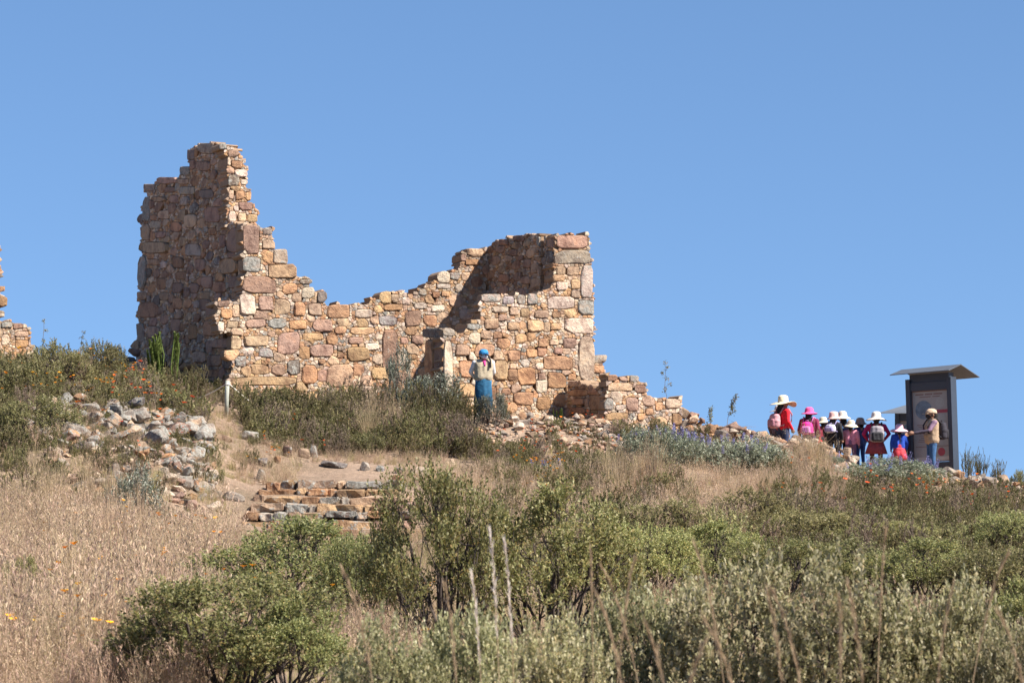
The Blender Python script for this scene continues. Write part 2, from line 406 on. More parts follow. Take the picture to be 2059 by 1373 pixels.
    stones.sort(key=lambda s: -s[4]-(10 if s[3] else 0))
    for q, (P, cc, r, e, A) in enumerate(stones):
        if area(P) < 0: P = P[::-1]
        b0 = len(core_v); m_ = len(P); tk = thick*R.uniform(.4, 1.0)
        core_v += [pl.P(x, y, -.026-R.uniform(0, .008)) for x, y in P]+[pl.P(x, y, -tk) for x, y in P]
        core_f += [tuple(b0+i for i in range(m_)), tuple(b0+m_+i for i in range(m_))[::-1]]+[(b0+i, b0+m_+i, b0+m_+(i+1) % m_, b0+(i+1) % m_) for i in range(m_)]
        Pi = inset(P, .003 if r < .05 else .006)
        if len(Pi) < 3 or abs(area(Pi)) < 2e-4: continue
        big = r > .05
        pr = R.uniform(-.006, .024) if big else R.uniform(-.018, .0)
        if e: pr = R.uniform(.0, .035)
        v, f = stone_geo(pl, Pi, pr, .09, R, big)
        c = (np.array(PAL[cc])*.86+np.array((.46, .295, .175))*.14)*R.uniform(.70, 1.2)*np.array([R.uniform(.95, 1.05), 1, R.uniform(.93, 1.07)])
        al = LICH.get(cc, .18)*R.uniform(.6, 1.1)
        if q < limit and big:
            o = obj('stone', mesh('stone', v, f, M_STONE, False, np.tile(np.r_[c, al], (len(v), 1))), thing)
            o.matrix_parent_inverse = thing.matrix_world.inverted()
        else:
            b = len(small_v); small_v += v; small_f += [tuple(i+b for i in t) for t in f]; small_c += [np.r_[c, al]]*len(v)
    o = obj('mortar_core', mesh('mortar_core', core_v, core_f, M_MORTAR), thing); o.matrix_parent_inverse = thing.matrix_world.inverted()
    if small_v:
        o = obj('small_stones', mesh('small_stones', small_v, small_f, M_STONE, False, np.array(small_c)), thing); o['kind'] = 'stuff'
        o.matrix_parent_inverse = thing.matrix_world.inverted()
def wall(name, px, py, D, label):
    o = empty(name, at(px, py, D), 0, label, 'wall'); o['kind'] = 'thing'; bpy.context.view_layer.update(); return o

p1 = Plane(xpx(488, 75), 75, FU, FN, .03)
def on(pl, px, py):
    u, v = pl.uv(px, py); return pl.P(u, v)-Vector((0, 0, EYE))
EX_P1 = [(489,449,524,514,'p'),(486,516,525,549,'g'),(526,480,555,502,'t'),(527,457,548,473,'g'),(549,500,580,531,'g'),(534,529,598,562,'y'),(485,554,557,592,'p'),(481,589,516,638,'c'),
 (519,594,550,626,'p'),(551,599,586,633,'t'),(566,568,598,594,'o'),(606,576,635,602,'c'),(602,561,628,572,'g'),(638,584,659,609,'d'),(591,606,616,637,'o'),(617,609,648,635,'t'),(656,610,706,640,'o'),
 (493,640,537,660,'p'),(538,639,579,662,'g'),(581,643,618,664,'o'),(627,640,669,668,'p'),(555,665,605,715,'p'),(463,673,487,703,'t'),(490,674,543,697,'t'),(608,669,650,686,'y'),(620,691,675,719,'p'),
 (520,699,550,719,'b'),(472,716,495,739,'g'),(503,731,541,754,'y'),(543,731,574,755,'p'),(576,722,605,757,'d'),(606,731,640,773,'o'),(463,757,598,775,'y',.04),(493,783,514,803,'y'),(523,782,555,799,'o'),
 (672,655,698,672,'o'),(712,621,751,640,'g'),(758,634,800,656,'b'),(771,611,811,626,'o'),(787,590,803,609,'t'),(808,596,825,614,'c'),(812,623,847,657,'p'),(850,633,881,658,'o'),(833,607,860,622,'c'),
 (865,612,895,628,'c'),(841,580,859,595,'g'),(868,586,885,600,'r'),(887,585,904,597,'o'),(877,570,907,581,'g'),(904,547,925,563,'g'),(702,658,755,674,'y'),(700,677,732,693,'p'),(768,660,801,744,'p',.06),
 (699,696,745,728,'y'),(733,689,763,705,'c'),(827,674,852,692,'p'),(804,677,823,692,'p'),(654,726,712,783,'t',.2),(746,736,786,764,'y'),(819,712,839,724,'o'),(678,709,693,720,'o'),(678,695,692,705,'g'),
 (640,721,655,732,'o'),(938,499,975,518,'t'),(927,509,938,526,'p'),(936,520,964,535,'o'),(927,546,947,566,'t'),(436,604,462,617,'p'),(437,645,452,668,'c'),(455,645,480,660,'t'),(466,612,482,640,'t'),
 (560,790,600,815,'t'),(610,785,650,812,'y'),(655,788,712,815,'t'),(720,775,760,800,'c'),(790,770,815,800,'o'),(500,805,550,828,'y')]
POLY_P1 = [(488,450),(525,458),(549,459),(552,493),(577,503),(582,530),(600,553),(628,562),(634,576),(657,584),(660,608),(700,612),(735,609),(745,600),(782,596),(786,588),(830,583),(862,574),(880,560),(900,549),(924,540),(930,507),(955,498),(985,498),
 (985,850),(478,850),(466,782),(458,776),(450,765),(464,752),(466,745),(466,708),(462,690),(466,672),(440,668),(434,640),(425,618),(440,603),(484,603)]
t = wall('ruined_wall', 700, 830, 75.5, 'long sunlit stone wall dipping in the middle between the tall corner and the doorway block')
masonry(t, p1, POLY_P1, EX_P1, 11, 'ttcooyyccprt')
# the wall's broken end, in shade, below the tall corner
c0 = on(p1, 466, 740)
pe = Plane(c0.x, c0.y, SU, SN, .03, c0.z)
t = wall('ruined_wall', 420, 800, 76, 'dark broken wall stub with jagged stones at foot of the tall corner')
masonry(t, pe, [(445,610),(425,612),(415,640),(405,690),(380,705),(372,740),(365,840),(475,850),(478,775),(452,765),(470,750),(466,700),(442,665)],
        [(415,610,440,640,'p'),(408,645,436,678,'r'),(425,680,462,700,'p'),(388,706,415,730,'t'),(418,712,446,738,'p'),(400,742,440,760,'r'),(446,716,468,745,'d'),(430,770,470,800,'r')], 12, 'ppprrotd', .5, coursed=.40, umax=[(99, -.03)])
# tall side wall (in shade) and its broken sunlit end
p2 = Plane(p1.O.x-.03*SN.x, p1.O.y-.03*SN.y, SU, SN, .03)
EX_P2 = [(286,395,301,449,'g'),(303,395,336,406,'t'),(339,391,359,409,'p'),(362,395,382,414,'c'),(356,359,381,371,'t'),(360,374,392,393,'g'),(318,422,339,441,'t'),(371,430,397,459,'t'),(409,415,443,448,'p'),(283,450,301,483,'t'),
 (301,443,321,461,'c'),(279,486,340,510,'t',.05),(277,516,294,583,'g',.05),(295,520,321,533,'t'),(321,525,336,541,'c'),(418,457,436,473,'o'),(373,489,404,516,'g'),(358,474,373,496,'t'),(437,518,480,551,'t'),(391,323,424,345,'p'),
 (375,300,391,323,'d'),(398,286,430,310,'g'),(359,334,382,353,'g'),(289,370,312,385,'g'),(312,356,356,369,'p'),(275,585,296,603,'t'),(275,606,319,640,'r'),(275,647,290,688,'g'),(319,587,340,605,'t'),(343,568,371,590,'p'),
 (312,558,335,584,'r'),(382,569,401,590,'p'),(460,554,483,580,'p'),(348,597,367,621,'o'),(377,650,396,683,'o'),(455,455,487,510,'p'),(440,470,454,498,'p'),(350,545,375,562,'r'),(405,555,430,580,'p'),(296,655,322,680,'t'),
 (340,640,362,668,'p'),(400,600,425,625,'p'),(428,565,455,590,'r'),(390,520,415,545,'p'),(345,515,370,540,'r'),(300,690,330,712,'t'),(310,465,335,480,'p'),(341,445,366,468,'r'),(400,380,430,400,'d'),(330,375,352,388,'p')]
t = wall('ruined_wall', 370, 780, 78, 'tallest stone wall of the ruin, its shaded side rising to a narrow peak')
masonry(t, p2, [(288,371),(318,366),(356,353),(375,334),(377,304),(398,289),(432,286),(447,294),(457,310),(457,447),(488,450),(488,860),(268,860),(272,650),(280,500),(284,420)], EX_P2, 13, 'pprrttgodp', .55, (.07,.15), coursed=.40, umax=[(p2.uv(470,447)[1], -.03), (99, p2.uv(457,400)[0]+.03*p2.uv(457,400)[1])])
pb0 = on(p2, 457, 400); p1b = Plane(pb0.x+FN.x*.08, pb0.y+FN.y*.08, FU, FN, .03, pb0.z)
t = wall('ruined_wall', 480, 450, 76, 'narrow sunlit broken end of the tall peak with stones stepping down')
masonry(t, p1b, [(440,287),(455,290),(482,303),(489,322),(499,341),(499,372),(508,408),(520,428),(522,462),(456,462),(456,312)],
        [(458,350,482,376,'g'),(457,314,464,334,'c'),(465,323,489,339,'r'),(470,341,499,356,'c'),(473,383,493,403,'o'),(480,406,510,424,'p'),(458,424,476,447,'c'),(477,427,497,447,'t'),(498,430,519,447,'y'),(458,301,481,317,'p'),(440,288,457,302,'g'),(484,360,499,373,'c'),(459,380,471,402,'t'),(494,385,506,404,'o')], 14, 'tcoyp', .8, (.05,.10))

# right-hand block: recessed side wall, front wall with doorway jamb and quoins
A1 = on(p1, 975, 560)
p4 = Plane(A1.x+.02*SN.x, A1.y+.02*SN.y, SU, SN, .02)
k4 = 4.147
O3 = Vector((A1.x, A1.y, 0))+SU*k4
p3 = Plane(O3.x, O3.y, FU, FN, .03)
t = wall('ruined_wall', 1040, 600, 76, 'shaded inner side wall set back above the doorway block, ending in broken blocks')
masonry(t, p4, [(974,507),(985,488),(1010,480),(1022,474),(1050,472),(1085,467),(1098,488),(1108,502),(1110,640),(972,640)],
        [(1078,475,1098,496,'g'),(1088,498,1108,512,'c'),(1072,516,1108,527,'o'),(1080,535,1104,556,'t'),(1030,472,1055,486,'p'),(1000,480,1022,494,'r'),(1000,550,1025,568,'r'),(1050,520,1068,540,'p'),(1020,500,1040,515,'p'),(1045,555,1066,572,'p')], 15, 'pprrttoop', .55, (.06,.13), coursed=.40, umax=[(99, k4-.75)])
EX_P3 = [(1115,502,1189,531,'g',.04),(1167,533,1193,601,'g',.04),(1140,535,1167,555,'t'),(1118,535,1139,553,'t'),(1148,562,1167,583,'y'),(1119,566,1142,583,'c'),(1148,585,1167,600,'t'),(1100,596,1157,622,'c',.05),(1162,603,1195,634,'g',.04),
 (1060,590,1082,614,'g'),(1038,591,1058,614,'g'),(1010,594,1037,612,'b'),(966,590,1008,607,'g'),(987,614,1023,629,'c'),(1024,617,1042,635,'t'),(1045,619,1066,638,'y'),(1074,623,1106,640,'t'),(1108,626,1128,640,'o'),(1133,638,1196,671,'c',.04),
 (975,640,1002,662,'t'),(1002,632,1020,646,'p'),(1020,647,1046,665,'t'),(1060,642,1098,670,'y',.2),(1106,648,1129,664,'y'),(939,650,965,664,'g'),(966,664,987,682,'t'),(991,665,1011,682,'o'),(1036,670,1061,691,'y'),(1082,680,1102,699,'o'),
 (1104,682,1124,695,'t'),(1131,679,1159,701,'p'),(1162,675,1196,762,'c',.03),(953,690,996,719,'r'),(1019,701,1050,729,'r',.16),(1058,700,1082,720,'o'),(1112,699,1132,712,'p'),(1089,714,1155,745,'o'),(991,722,1022,768,'y'),(1024,730,1038,743,'t'),
 (1040,737,1079,776,'o'),(1100,748,1139,780,'o'),(1082,749,1097,764,'p'),(1142,751,1160,764,'o'),(1030,787,1075,815,'o'),(1077,796,1108,825,'o'),(915,690,946,717,'p'),(922,722,960,760,'o'),(1009,779,1028,795,'r'),(892,680,911,790,'c',.05),(890,658,916,677,'g'),
 (920,770,960,800,'y'),(965,775,1000,805,'o'),(1112,790,1150,818,'o'),(1150,770,1190,795,'y'),(1118,472,1183,501,'p',.05)]
t = wall('ruined_wall', 1040, 835, 73.5, 'sunlit stone block wall with pale corner stones behind the person in blue cap')
masonry(t, p3, [(890,657),(918,660),(938,652),(958,640),(965,606),(966,590),(1010,592),(1060,589),(1084,590),(1098,582),(1117,566),(1114,530),(1117,500),(1116,472),(1183,469),(1190,510),(1194,560),(1196,640),(1197,762),(1200,860),(890,860)], EX_P3, 16, 'ttcooyyyccpr')
K = on(p3, 1115, 520); pk = Plane(K.x, K.y, SU, SN, .03, K.z)
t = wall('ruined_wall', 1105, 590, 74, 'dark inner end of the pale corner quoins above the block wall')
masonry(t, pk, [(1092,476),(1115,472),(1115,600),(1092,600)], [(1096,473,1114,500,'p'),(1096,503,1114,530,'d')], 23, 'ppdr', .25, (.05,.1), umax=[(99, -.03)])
J = on(p3, 890, 720); pj = Plane(J.x, J.y, SU, SN, .03, J.z)
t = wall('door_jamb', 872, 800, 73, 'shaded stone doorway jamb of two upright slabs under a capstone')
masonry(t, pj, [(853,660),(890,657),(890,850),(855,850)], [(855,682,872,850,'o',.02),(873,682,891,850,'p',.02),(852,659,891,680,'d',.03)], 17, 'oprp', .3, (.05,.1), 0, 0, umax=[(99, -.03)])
# low stepped wall on the right
B1 = on(p3, 1130, 800); O5 = Vector((B1.x, B1.y, 0))+SU*2.4; p5 = Plane(O5.x, O5.y, FU, FN, .02)
t = wall('low_ruined_wall', 1300, 855, 72.5, 'low broken wall stepping down on the right of the corner quoins')
masonry(t, p5, [(1217,770),(1221,752),(1262,757),(1286,754),(1300,772),(1308,800),(1340,800),(1372,800),(1375,900),(1217,900)],
        [(1215,799,1234,825,'g'),(1217,829,1264,845,'y',.05),(1257,798,1285,828,'p'),(1221,768,1275,787,'t'),(1276,772,1301,792,'p'),(1266,754,1286,768,'g'),(1317,807,1334,826,'o'),(1336,800,1370,822,'c'),(1351,830,1373,855,'o'),(1237,813,1256,825,'c'),(1297,820,1314,836,'o'),(1281,830,1296,844,'o'),(1222,753,1243,766,'r'),(1244,757,1263,767,'p')], 18, 'ttooypc')
p5e = Plane(O5.x-.02*SN.x, O5.y-.02*SN.y, SU, SN, .02)
t = wall('low_ruined_wall', 1175, 850, 73, 'shaded end of the low broken wall, lying in front of the block')
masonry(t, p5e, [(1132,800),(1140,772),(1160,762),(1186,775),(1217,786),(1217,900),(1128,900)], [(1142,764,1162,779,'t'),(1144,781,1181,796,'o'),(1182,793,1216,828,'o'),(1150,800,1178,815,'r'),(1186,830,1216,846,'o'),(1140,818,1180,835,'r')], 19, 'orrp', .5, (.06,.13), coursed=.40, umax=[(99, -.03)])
q6 = on(p3, 1199, 740); p6 = Plane(q6.x, q6.y+.35, FU, FN, .02, q6.z)
t = wall('low_ruined_wall', 1208, 760, 74.6, 'two stacked stones jutting out beside the tall pale corner slab')
masonry(t, p6, [(1190,713),(1221,722),(1217,745),(1216,800),(1190,800)], [(1190,712,1222,731,'g'),(1190,733,1216,750,'o')], 20, 'otp', .4, (.06,.1))
# wall fragments at the left edge
pf = Plane(xpx(30, 79), 79, FU, FN, .02)
t = wall('low_ruined_wall', 30, 740, 79, 'far low wall fragment at the left edge behind the flowering scrub')
masonry(t, pf, [(-160,640),(25,645),(48,650),(62,662),(66,700),(72,705),(75,800),(-160,800)], [(2,646,25,660,'g'),(27,649,48,662,'p'),(2,672,20,695,'c'),(30,665,60,678,'t'),(30,682,58,700,'o')], 21, 'ttoypc', .6)
pf2 = Plane(xpx(0, 82), 82, FU, FN, .02)
t = wall('ruined_wall', -60, 700, 82, 'sliver of a tall stone wall cut off by the left edge')
masonry(t, pf2, [(-150,480),(-60,490),(4,497),(4,590),(8,800),(-150,800)], [], 22, 'ttoypc', .6, (.1,.18), 1500, 3000)
#@@PART2

# ------------------------------------------------------------------ loose stones, terrace, stairs
def rock_mesh(seed, npts=15, flat=.75, box=.5):
    R = random.Random(seed); bm = bmesh.new()
    for _ in range(npts):
        v = Vector((R.gauss(0, 1), R.gauss(0, 1), R.gauss(0, 1))).normalized()
        m_ = max(abs(v.x), abs(v.y), abs(v.z)); v = v*(1-box)+v/m_*box*.85
        bm.verts.new((v.x*.5*R.uniform(.85, 1.1), v.y*.5*R.uniform(.85, 1.1), v.z*.5*flat*R.uniform(.85, 1.1)))
    r = bmesh.ops.convex_hull(bm, input=bm.verts[:])
    bmesh.ops.delete(bm, geom=[g for g in r['geom_interior'] if isinstance(g, bmesh.types.BMVert)], context='VERTS')
    bmesh.ops.bevel(bm, geom=bm.edges[:], offset=.028, segments=1, affect='EDGES')
    m = bpy.data.meshes.new('stone'); bm.to_mesh(m); bm.free(); m.materials.append(M_ROCK); return m
ROCKS = [rock_mesh(100+i, 12+i % 5, .6+.08*(i % 5), .35+.1*(i % 4)) for i in range(12)]
def colr(o, cc, R, lich=None):
    c = np.array(PAL[cc])*R.uniform(.55, 1.0); o.color = (*c, (LICH.get(cc, .2) if lich is None else lich)*R.uniform(.8, 1.15))
def rock(parent, loc, dims, cc, R, name='stone', lich=None, tilt=.25, yaw=None):
    o = bpy.data.objects.new(name, ROCKS[R.randrange(len(ROCKS))]); C.objects.link(o)
    if parent is not None:
        o.parent = parent; o.matrix_parent_inverse = parent.matrix_world.inverted()
    o.location = loc; o.scale = dims
    o.rotation_euler = (R.uniform(-tilt, tilt), R.uniform(-tilt, tilt), R.uniform(0, 6.28) if yaw is None else yaw)
    colr(o, cc, R, lich); return o
def ground_D(px, py, d0=30., d1=86.):
    Ds = np.arange(d0, d1, .15); z = gz((px-CX)/F*Ds, Ds)-EYE; k = np.nonzero(HY-F*z/Ds <= py)[0]
    return float(Ds[k[0]]) if len(k) else None
def heap(name, label, cat, anchor, boxes, seed, cols, D_of, scatter=(), lich=None):
    """boxes: stones read off the photo (px rect, colour); scatter: (px0, px1, D0, D1, count, size0, size1, rise)"""
    R = random.Random(seed); t = empty(name, anchor, 0, label, cat); t['kind'] = 'thing'; bpy.context.view_layer.update()
    for b in boxes:
        x0, y0, x1, y1, cc = b[:5]; D = b[5] if len(b) > 5 else D_of((x0+x1)/2, (y0+y1)/2)
        gd = ground_D((x0+x1)/2, y1-(y1-y0)*.12)
        if gd is not None and abs(gd-D) < 6: D = gd
        wd, hd = (x1-x0)/F*D, (y1-y0)/F*D
        p = at((x0+x1)/2, (y0+y1)/2+hd*8, D+wd*.2)
        rock(t, p, (wd*1.2, max(wd, hd)*.95, hd*1.45), cc, R, lich=lich, tilt=.18, yaw=R.uniform(-.3, .3))
    k = 0
    for (a, b, d0, d1, cnt, s0, s1, rise) in scatter:
        for _ in range(cnt):
            D = R.uniform(d0, d1); X = xpx(R.uniform(a, b), D); s_ = s0+(s1-s0)*R.random()**2.2
            z = g1(X, D)+s_*.06+rise*R.random()**2
            rock(t, (X, D, z), (s_*R.uniform(.8, 1.5), s_, s_*R.uniform(.6, 1.0)), R.choice(cols), R, lich=lich, tilt=.6)
    return t
TERR = [(58,776,86,806,'g',63),(145,806,205,842,'g',61),(188,796,216,815,'t',62),(205,800,236,818,'g',62),(212,806,250,850,'d',60.6),(258,794,296,818,'d',62.5),(262,822,323,846,'g',60.6),(318,810,346,834,'g',62),(330,818,382,854,'g',61.5),
 (372,830,422,872,'g',60.5),(275,846,306,872,'g',60),(300,850,342,886,'t',60),(340,856,372,882,'g',60.2),(115,815,146,842,'g',61.5),(90,830,118,858,'g',61.5),(130,840,165,865,'g',60.6),(380,872,424,892,'o',59.2),(370,890,425,906,'g',59),(376,906,420,922,'g',59),(344,905,376,938,'g',59.3),
 (390,920,432,940,'g',58.8),(380,940,408,970,'g',58.9),(402,941,430,966,'p',58.7),(394,966,433,990,'g',58.4),(412,988,440,1008,'t',58),(340,935,372,955,'g',59.2),(352,958,392,985,'g',59)]
heap('terrace_wall', 'collapsed terrace wall of grey lichen-covered boulders on the left slope', 'wall', at(300, 900, 60), TERR, 31, 'ggtpo', None,
     [(50,430,58.5,64,220,.18,.6,.2),(340,435,57,60.5,50,.2,.45,.15)], .47)
FALL = [(185,915,216,936,'p',58.5),(235,925,270,952,'p',58.3),(170,940,200,976,'t',58),(200,960,246,982,'p',57.6),(170,985,196,1002,'c',57),(258,930,290,950,'t',58.5),(360,1000,388,1022,'g',56.6),(354,1026,386,1052,'c',55.6),(390,1040,432,1086,'g',55),
 (318,1030,352,1056,'g',55.8),(300,1080,352,1102,'t',54),(440,985,492,1012,'g',57.2),(415,1005,448,1030,'c',56.8),(325,1055,362,1080,'p',55),(240,1010,275,1035,'p',56.5),(205,1005,236,1025,'t',56.6)]
heap('rubble_heap', 'fallen reddish rubble below the lichen-covered terrace boulders', 'rubble', at(270, 1000, 57), FALL, 32, 'tppogc', None, [(100,440,53.5,59,240,.13,.44,.12)], .28)
heap('rubble_heap', 'broken stones piled along the foot of the ruin beneath the guard', 'rubble', at(1100, 880, 70),
     [(1000,836,1022,856,'g',71),(1042,842,1070,856,'g',71),(1196,838,1218,856,'t',71),(1214,850,1230,868,'g',70.8),(1230,846,1250,866,'t',71),(1246,840,1264,862,'p',71),(1200,862,1228,884,'g',70.5),(1228,868,1252,884,'p',70.5),(1262,838,1290,856,'g',71.2),(1270,852,1292,872,'t',71),(1180,848,1198,870,'p',71),
      (1145,850,1165,872,'g',70.8),(1170,858,1185,880,'b',70.6),(1100,850,1125,870,'t',70.8),(1075,852,1098,868,'o',71),(1060,866,1082,884,'t',70.5),(1300,845,1325,868,'t',71.4)], 33, 'ttpgoc', None,
     [(960,1270,67.5,72.2,330,.09,.30,.12),(1150,1260,66,71,90,.1,.28,.1)], .25)
heap('rubble_ridge', 'long ridge of tumbled stones on the skyline left of the visitors', 'rubble', at(1560, 920, 74),
     [(1380,848,1412,870,'c',74),(1405,852,1440,878,'t',74),(1436,860,1470,888,'g',74),(1462,862,1490,885,'t',74),(1488,866,1512,890,'c',74.2),(1505,872,1532,898,'o',74.2),(1527,878,1556,896,'p',74.3),(1540,886,1562,912,'o',74),(1556,880,1585,905,'r',74.3),(1582,888,1604,908,'p',74.4),(1596,892,1615,914,'y',74),(1560,908,1582,936,'t',73.6),
      (1585,912,1606,940,'o',73.6),(1604,915,1618,945,'b',73.5),(1612,910,1645,935,'p',73.8),(1640,916,1668,940,'t',73.8),(1520,900,1545,925,'g',73.6),(1490,892,1516,915,'t',73.7),(1665,930,1690,948,'g',73.8)], 34, 'ttpogc', None,
     [(1370,1720,73.0,75.2,235,.2,.55,.45),(1700,1960,73,75,60,.1,.28,.1)], .22)
heap('rubble_heap', 'pale orange stone rubble right of the tall information board', 'rubble', at(1980, 985, 73.5),
     [(1890,958,1918,980,'c',73.8),(1912,968,1940,992,'o',73.6),(1962,962,1990,985,'o',73.8),(1985,966,2020,990,'t',73.8),(2015,972,2045,996,'c',73.8),(1945,985,1972,1008,'y',73.3),(1975,990,2000,1012,'t',73),(2005,996,2035,1018,'g',73),(2040,985,2075,1010,'t',73.4)], 35, 'otcyg', None,
     [(1870,2110,71.5,74.6,200,.16,.5,.3)], .15)
# rubble on the ruin's left flank
heap('rubble_heap', 'small stones heaped at the left foot of the tall shaded wall', 'rubble', at(270, 745, 80),
     [(258,692,284,718,'p',80.5),(248,712,275,735,'d',80),(262,725,300,750,'t',79.8),(300,718,335,740,'p',79),(340,712,368,735,'t',78.6),(360,722,395,748,'o',78),(395,740,430,765,'p',77),(330,745,360,768,'r',78.2)], 36, 'prtp', None, [(240,440,76.5,80.5,90,.1,.3,.3)])

# stairs: rows of blocks climbing the bank
def stairs():
    R = random.Random(41)
    t = empty('stone_staircase', at(650, 1095, 54), 0, 'wide weathered stone steps climbing the bank on the left', 'stairs'); bpy.context.view_layer.update()
    rows = [(968,538,792),(983,520,800),(998,505,805),(1014,500,812),(1030,490,815),(1047,462,815),(1063,520,812),(1079,540,805),(1094,560,800)]
    for i, (y, a, b) in enumerate(rows):
        D = 58.9-i*.62; x = a+R.uniform(-8, 8)
        while x < b:
            wd = R.choice((18, 26, 34, 46, 60, 85))*R.uniform(.8, 1.15)
            hp = R.uniform(13, 20)
            W_, H_ = wd/F*D, hp/F*D; dep = R.uniform(.5, .75)
            p = at(x+wd/2, y+hp/2+R.uniform(-2.5, 2.5), D+dep/2+R.uniform(-.07, .07))
            o = bpy.data.objects.new('step_block', step_mesh(R.randrange(9999), (W_*.98, dep, H_*1.05))); C.objects.link(o); o.parent = t; o.matrix_parent_inverse = t.matrix_world.inverted()
            o.location = p; o.rotation_euler = (R.uniform(-.04, .04), R.uniform(-.05, .05), R.uniform(-.06, .06))
            colr(o, R.choice('ttooypcygt'), R, R.uniform(.25, .5))
            x += wd
def step_mesh(seed, d):
    R = random.Random(seed); bm = bmesh.new(); bmesh.ops.create_cube(bm, size=1)
    for v in bm.verts: v.co = Vector((v.co.x*d[0], v.co.y*d[1], v.co.z*d[2]))
    n = max(1, int(d[0]/.22))
    bmesh.ops.subdivide_edges(bm, edges=[e for e in bm.edges if abs((e.verts[0].co-e.verts[1].co).x) > d[0]*.5], cuts=n)
    for v in bm.verts: v.co += Vector((R.uniform(-.02, .02), R.uniform(-.03, .03), R.uniform(-.016, .016)))
    sharp = [e for e in bm.edges if len(e.link_faces) == 2 and e.calc_face_angle() > .9]
    bmesh.ops.bevel(bm, geom=sharp, offset=.03, segments=2, affect='EDGES')
    m = bpy.data.meshes.new('step_block'); bm.to_mesh(m); bm.free(); m.materials.append(M_ROCK); return m
stairs()
# single stones edging the path above the stairs
R = random.Random(51)
for (x0, y0, x1, y1, cc, D, lab) in [
    (484,830,512,856,'t',66,'tan boulder at the foot of the rope post'),
    (478,858,522,890,'g',64,'grey angular boulder tilted on the bank below the rope post'),
    (424,868,470,890,'t',62.5,'flat reddish slab half buried beside the terrace corner'),
    (506,910,540,942,'d',61,'dark squarish stone standing above the left end of the steps'),
    (516,940,536,968,'g',60,'narrow grey stone propped just over the top step'),
    (550,906,566,938,'o',62,'upright orange stone beside the narrow path'),
    (568,888,588,928,'p',62.5,'tall pinkish upright stone behind the orange one'),
    (520,880,562,902,'t',63.5,'long tan slab lying on the bank above the path'),
    (594,896,626,926,'t',62.6,'leaning tan stone next to the white-topped pillar stone'),
    (622,888,640,926,'g',62.4,'small white-topped pillar stone by the path bend'),
    (644,918,702,946,'d',62.2,'dark rounded boulder with pale lichen rim beside the path'),
    (724,926,746,950,'g',62.4,'notched stone stump at the far edge of the path'),
    (754,932,776,952,'b',62.4,'bluish grey block at the far edge of the path'),
    (790,936,814,956,'g',61.6,'mossy square capstone at the right of the path'),
    (786,952,815,978,'o',61.5,'orange stone under the mossy capstone'),
    (826,936,892,962,'c',61.8,'low pale ledge stone partly behind the central shrub')]:
    gd = ground_D((x0+x1)/2, y1-(y1-y0)*.12)
    if gd is not None and abs(gd-D) < 6: D = gd
    wd, hd = (x1-x0)/F*D, (y1-y0)/F*D
    o = rock(None, at((x0+x1)/2, (y0+y1)/2, D+wd*.3)-Vector((0, 0, hd*.12)), (wd*1.1, wd*.9, hd*1.45), cc, R, 'boulder', tilt=.12, yaw=R.uniform(-.3, .3)); tag(o, lab, 'stone', 'edging stones along the path')

# rope post
pb = at(455, 828, 69.9)
t = empty('rope_post', pb, 0, 'weathered pale wooden post holding a rope near the wall stub', 'post')
mp_ = MB(); mp_.tube([(0, 0, -.2), (.01, 0, .35), (.03, 0, .75)], [.055, .052, .05], 10)
M_WOOD = plain('weathered_post_wood', (.34, .35, .29), .85, .3, 20, bump=.4); M_ROPE = plain('white_rope', (.62, .58, .5), .9, .2, 60)
mp_.build('post', M_WOOD, t, True)
mc = MB(); mc.tube([(.03, 0, .64), (.03, 0, .68)], [.06, .06], 10); mc.build('rope_knot', M_ROPE, t, True)
def rope(a, b, sag, lab):
    pts = [a.lerp(b, i/14)-Vector((0, 0, sag*math.sin(math.pi*i/14))) for i in range(15)]
    m_ = MB(); m_.tube(pts, .014, 6); o = m_.build('rope', M_ROPE, None, True); tag(o, lab, 'rope')
tp = pb+Vector((.03, 0, .66))
rope(tp+Vector((-.05, 0, 0)), at(396, 802, 71), .03, 'white rope running left from the pale wooden post')
rope(tp+Vector((.05, 0, 0)), at(545, 832, 71.5), .06, 'white rope sloping down right from the pale wooden post')

# ------------------------------------------------------------------ people
def srgb(h):
    h = h.lstrip('#'); c = [int(h[i:i+2], 16)/255 for i in (0, 2, 4)]
    return tuple(x/12.92 if x <= .04045 else ((x+.055)/1.055)**2.4 for x in c)
def attr_mat(name, rough=.85):
    m, n, l, b = nodes(name)
    a = N(n, 'ShaderNodeAttribute', attribute_name='col'); t = N(n, 'ShaderNodeTexCoord')
    z = N(n, 'ShaderNodeTexNoise', Scale=18.0, Detail=5.0); l.new(t.outputs['Object'], z.inputs['Vector'])
    r = ramp(n, [(.3, (.75, .75, .75)), (.7, (1.12, 1.12, 1.12))]); l.new(z.outputs['Fac'], r.inputs[0])
    l.new(mix(n, l, 1.0, a.outputs['Color'], r.outputs[0], 'MULTIPLY'), b.inputs['Base Color']); b.inputs['Roughness'].default_value = rough
    z2 = N(n, 'ShaderNodeTexNoise', Scale=9.0, Detail=3.0); l.new(t.outputs['Object'], z2.inputs['Vector'])
    bp = N(n, 'ShaderNodeBump', Strength=.6, Distance=.04); l.new(z2.outputs['Fac'], bp.inputs['Height']); l.new(bp.outputs[0], b.inputs['Normal'])
    return m
M_CLOTH = attr_mat('clothing_and_skin')
_ico = None
def ico():
    global _ico
    if _ico is None:
        bm = bmesh.new(); bmesh.ops.create_icosphere(bm, subdivisions=2, radius=1); _ico = np.array([v.co[:] for v in bm.verts]); bm.free()
    return _ico
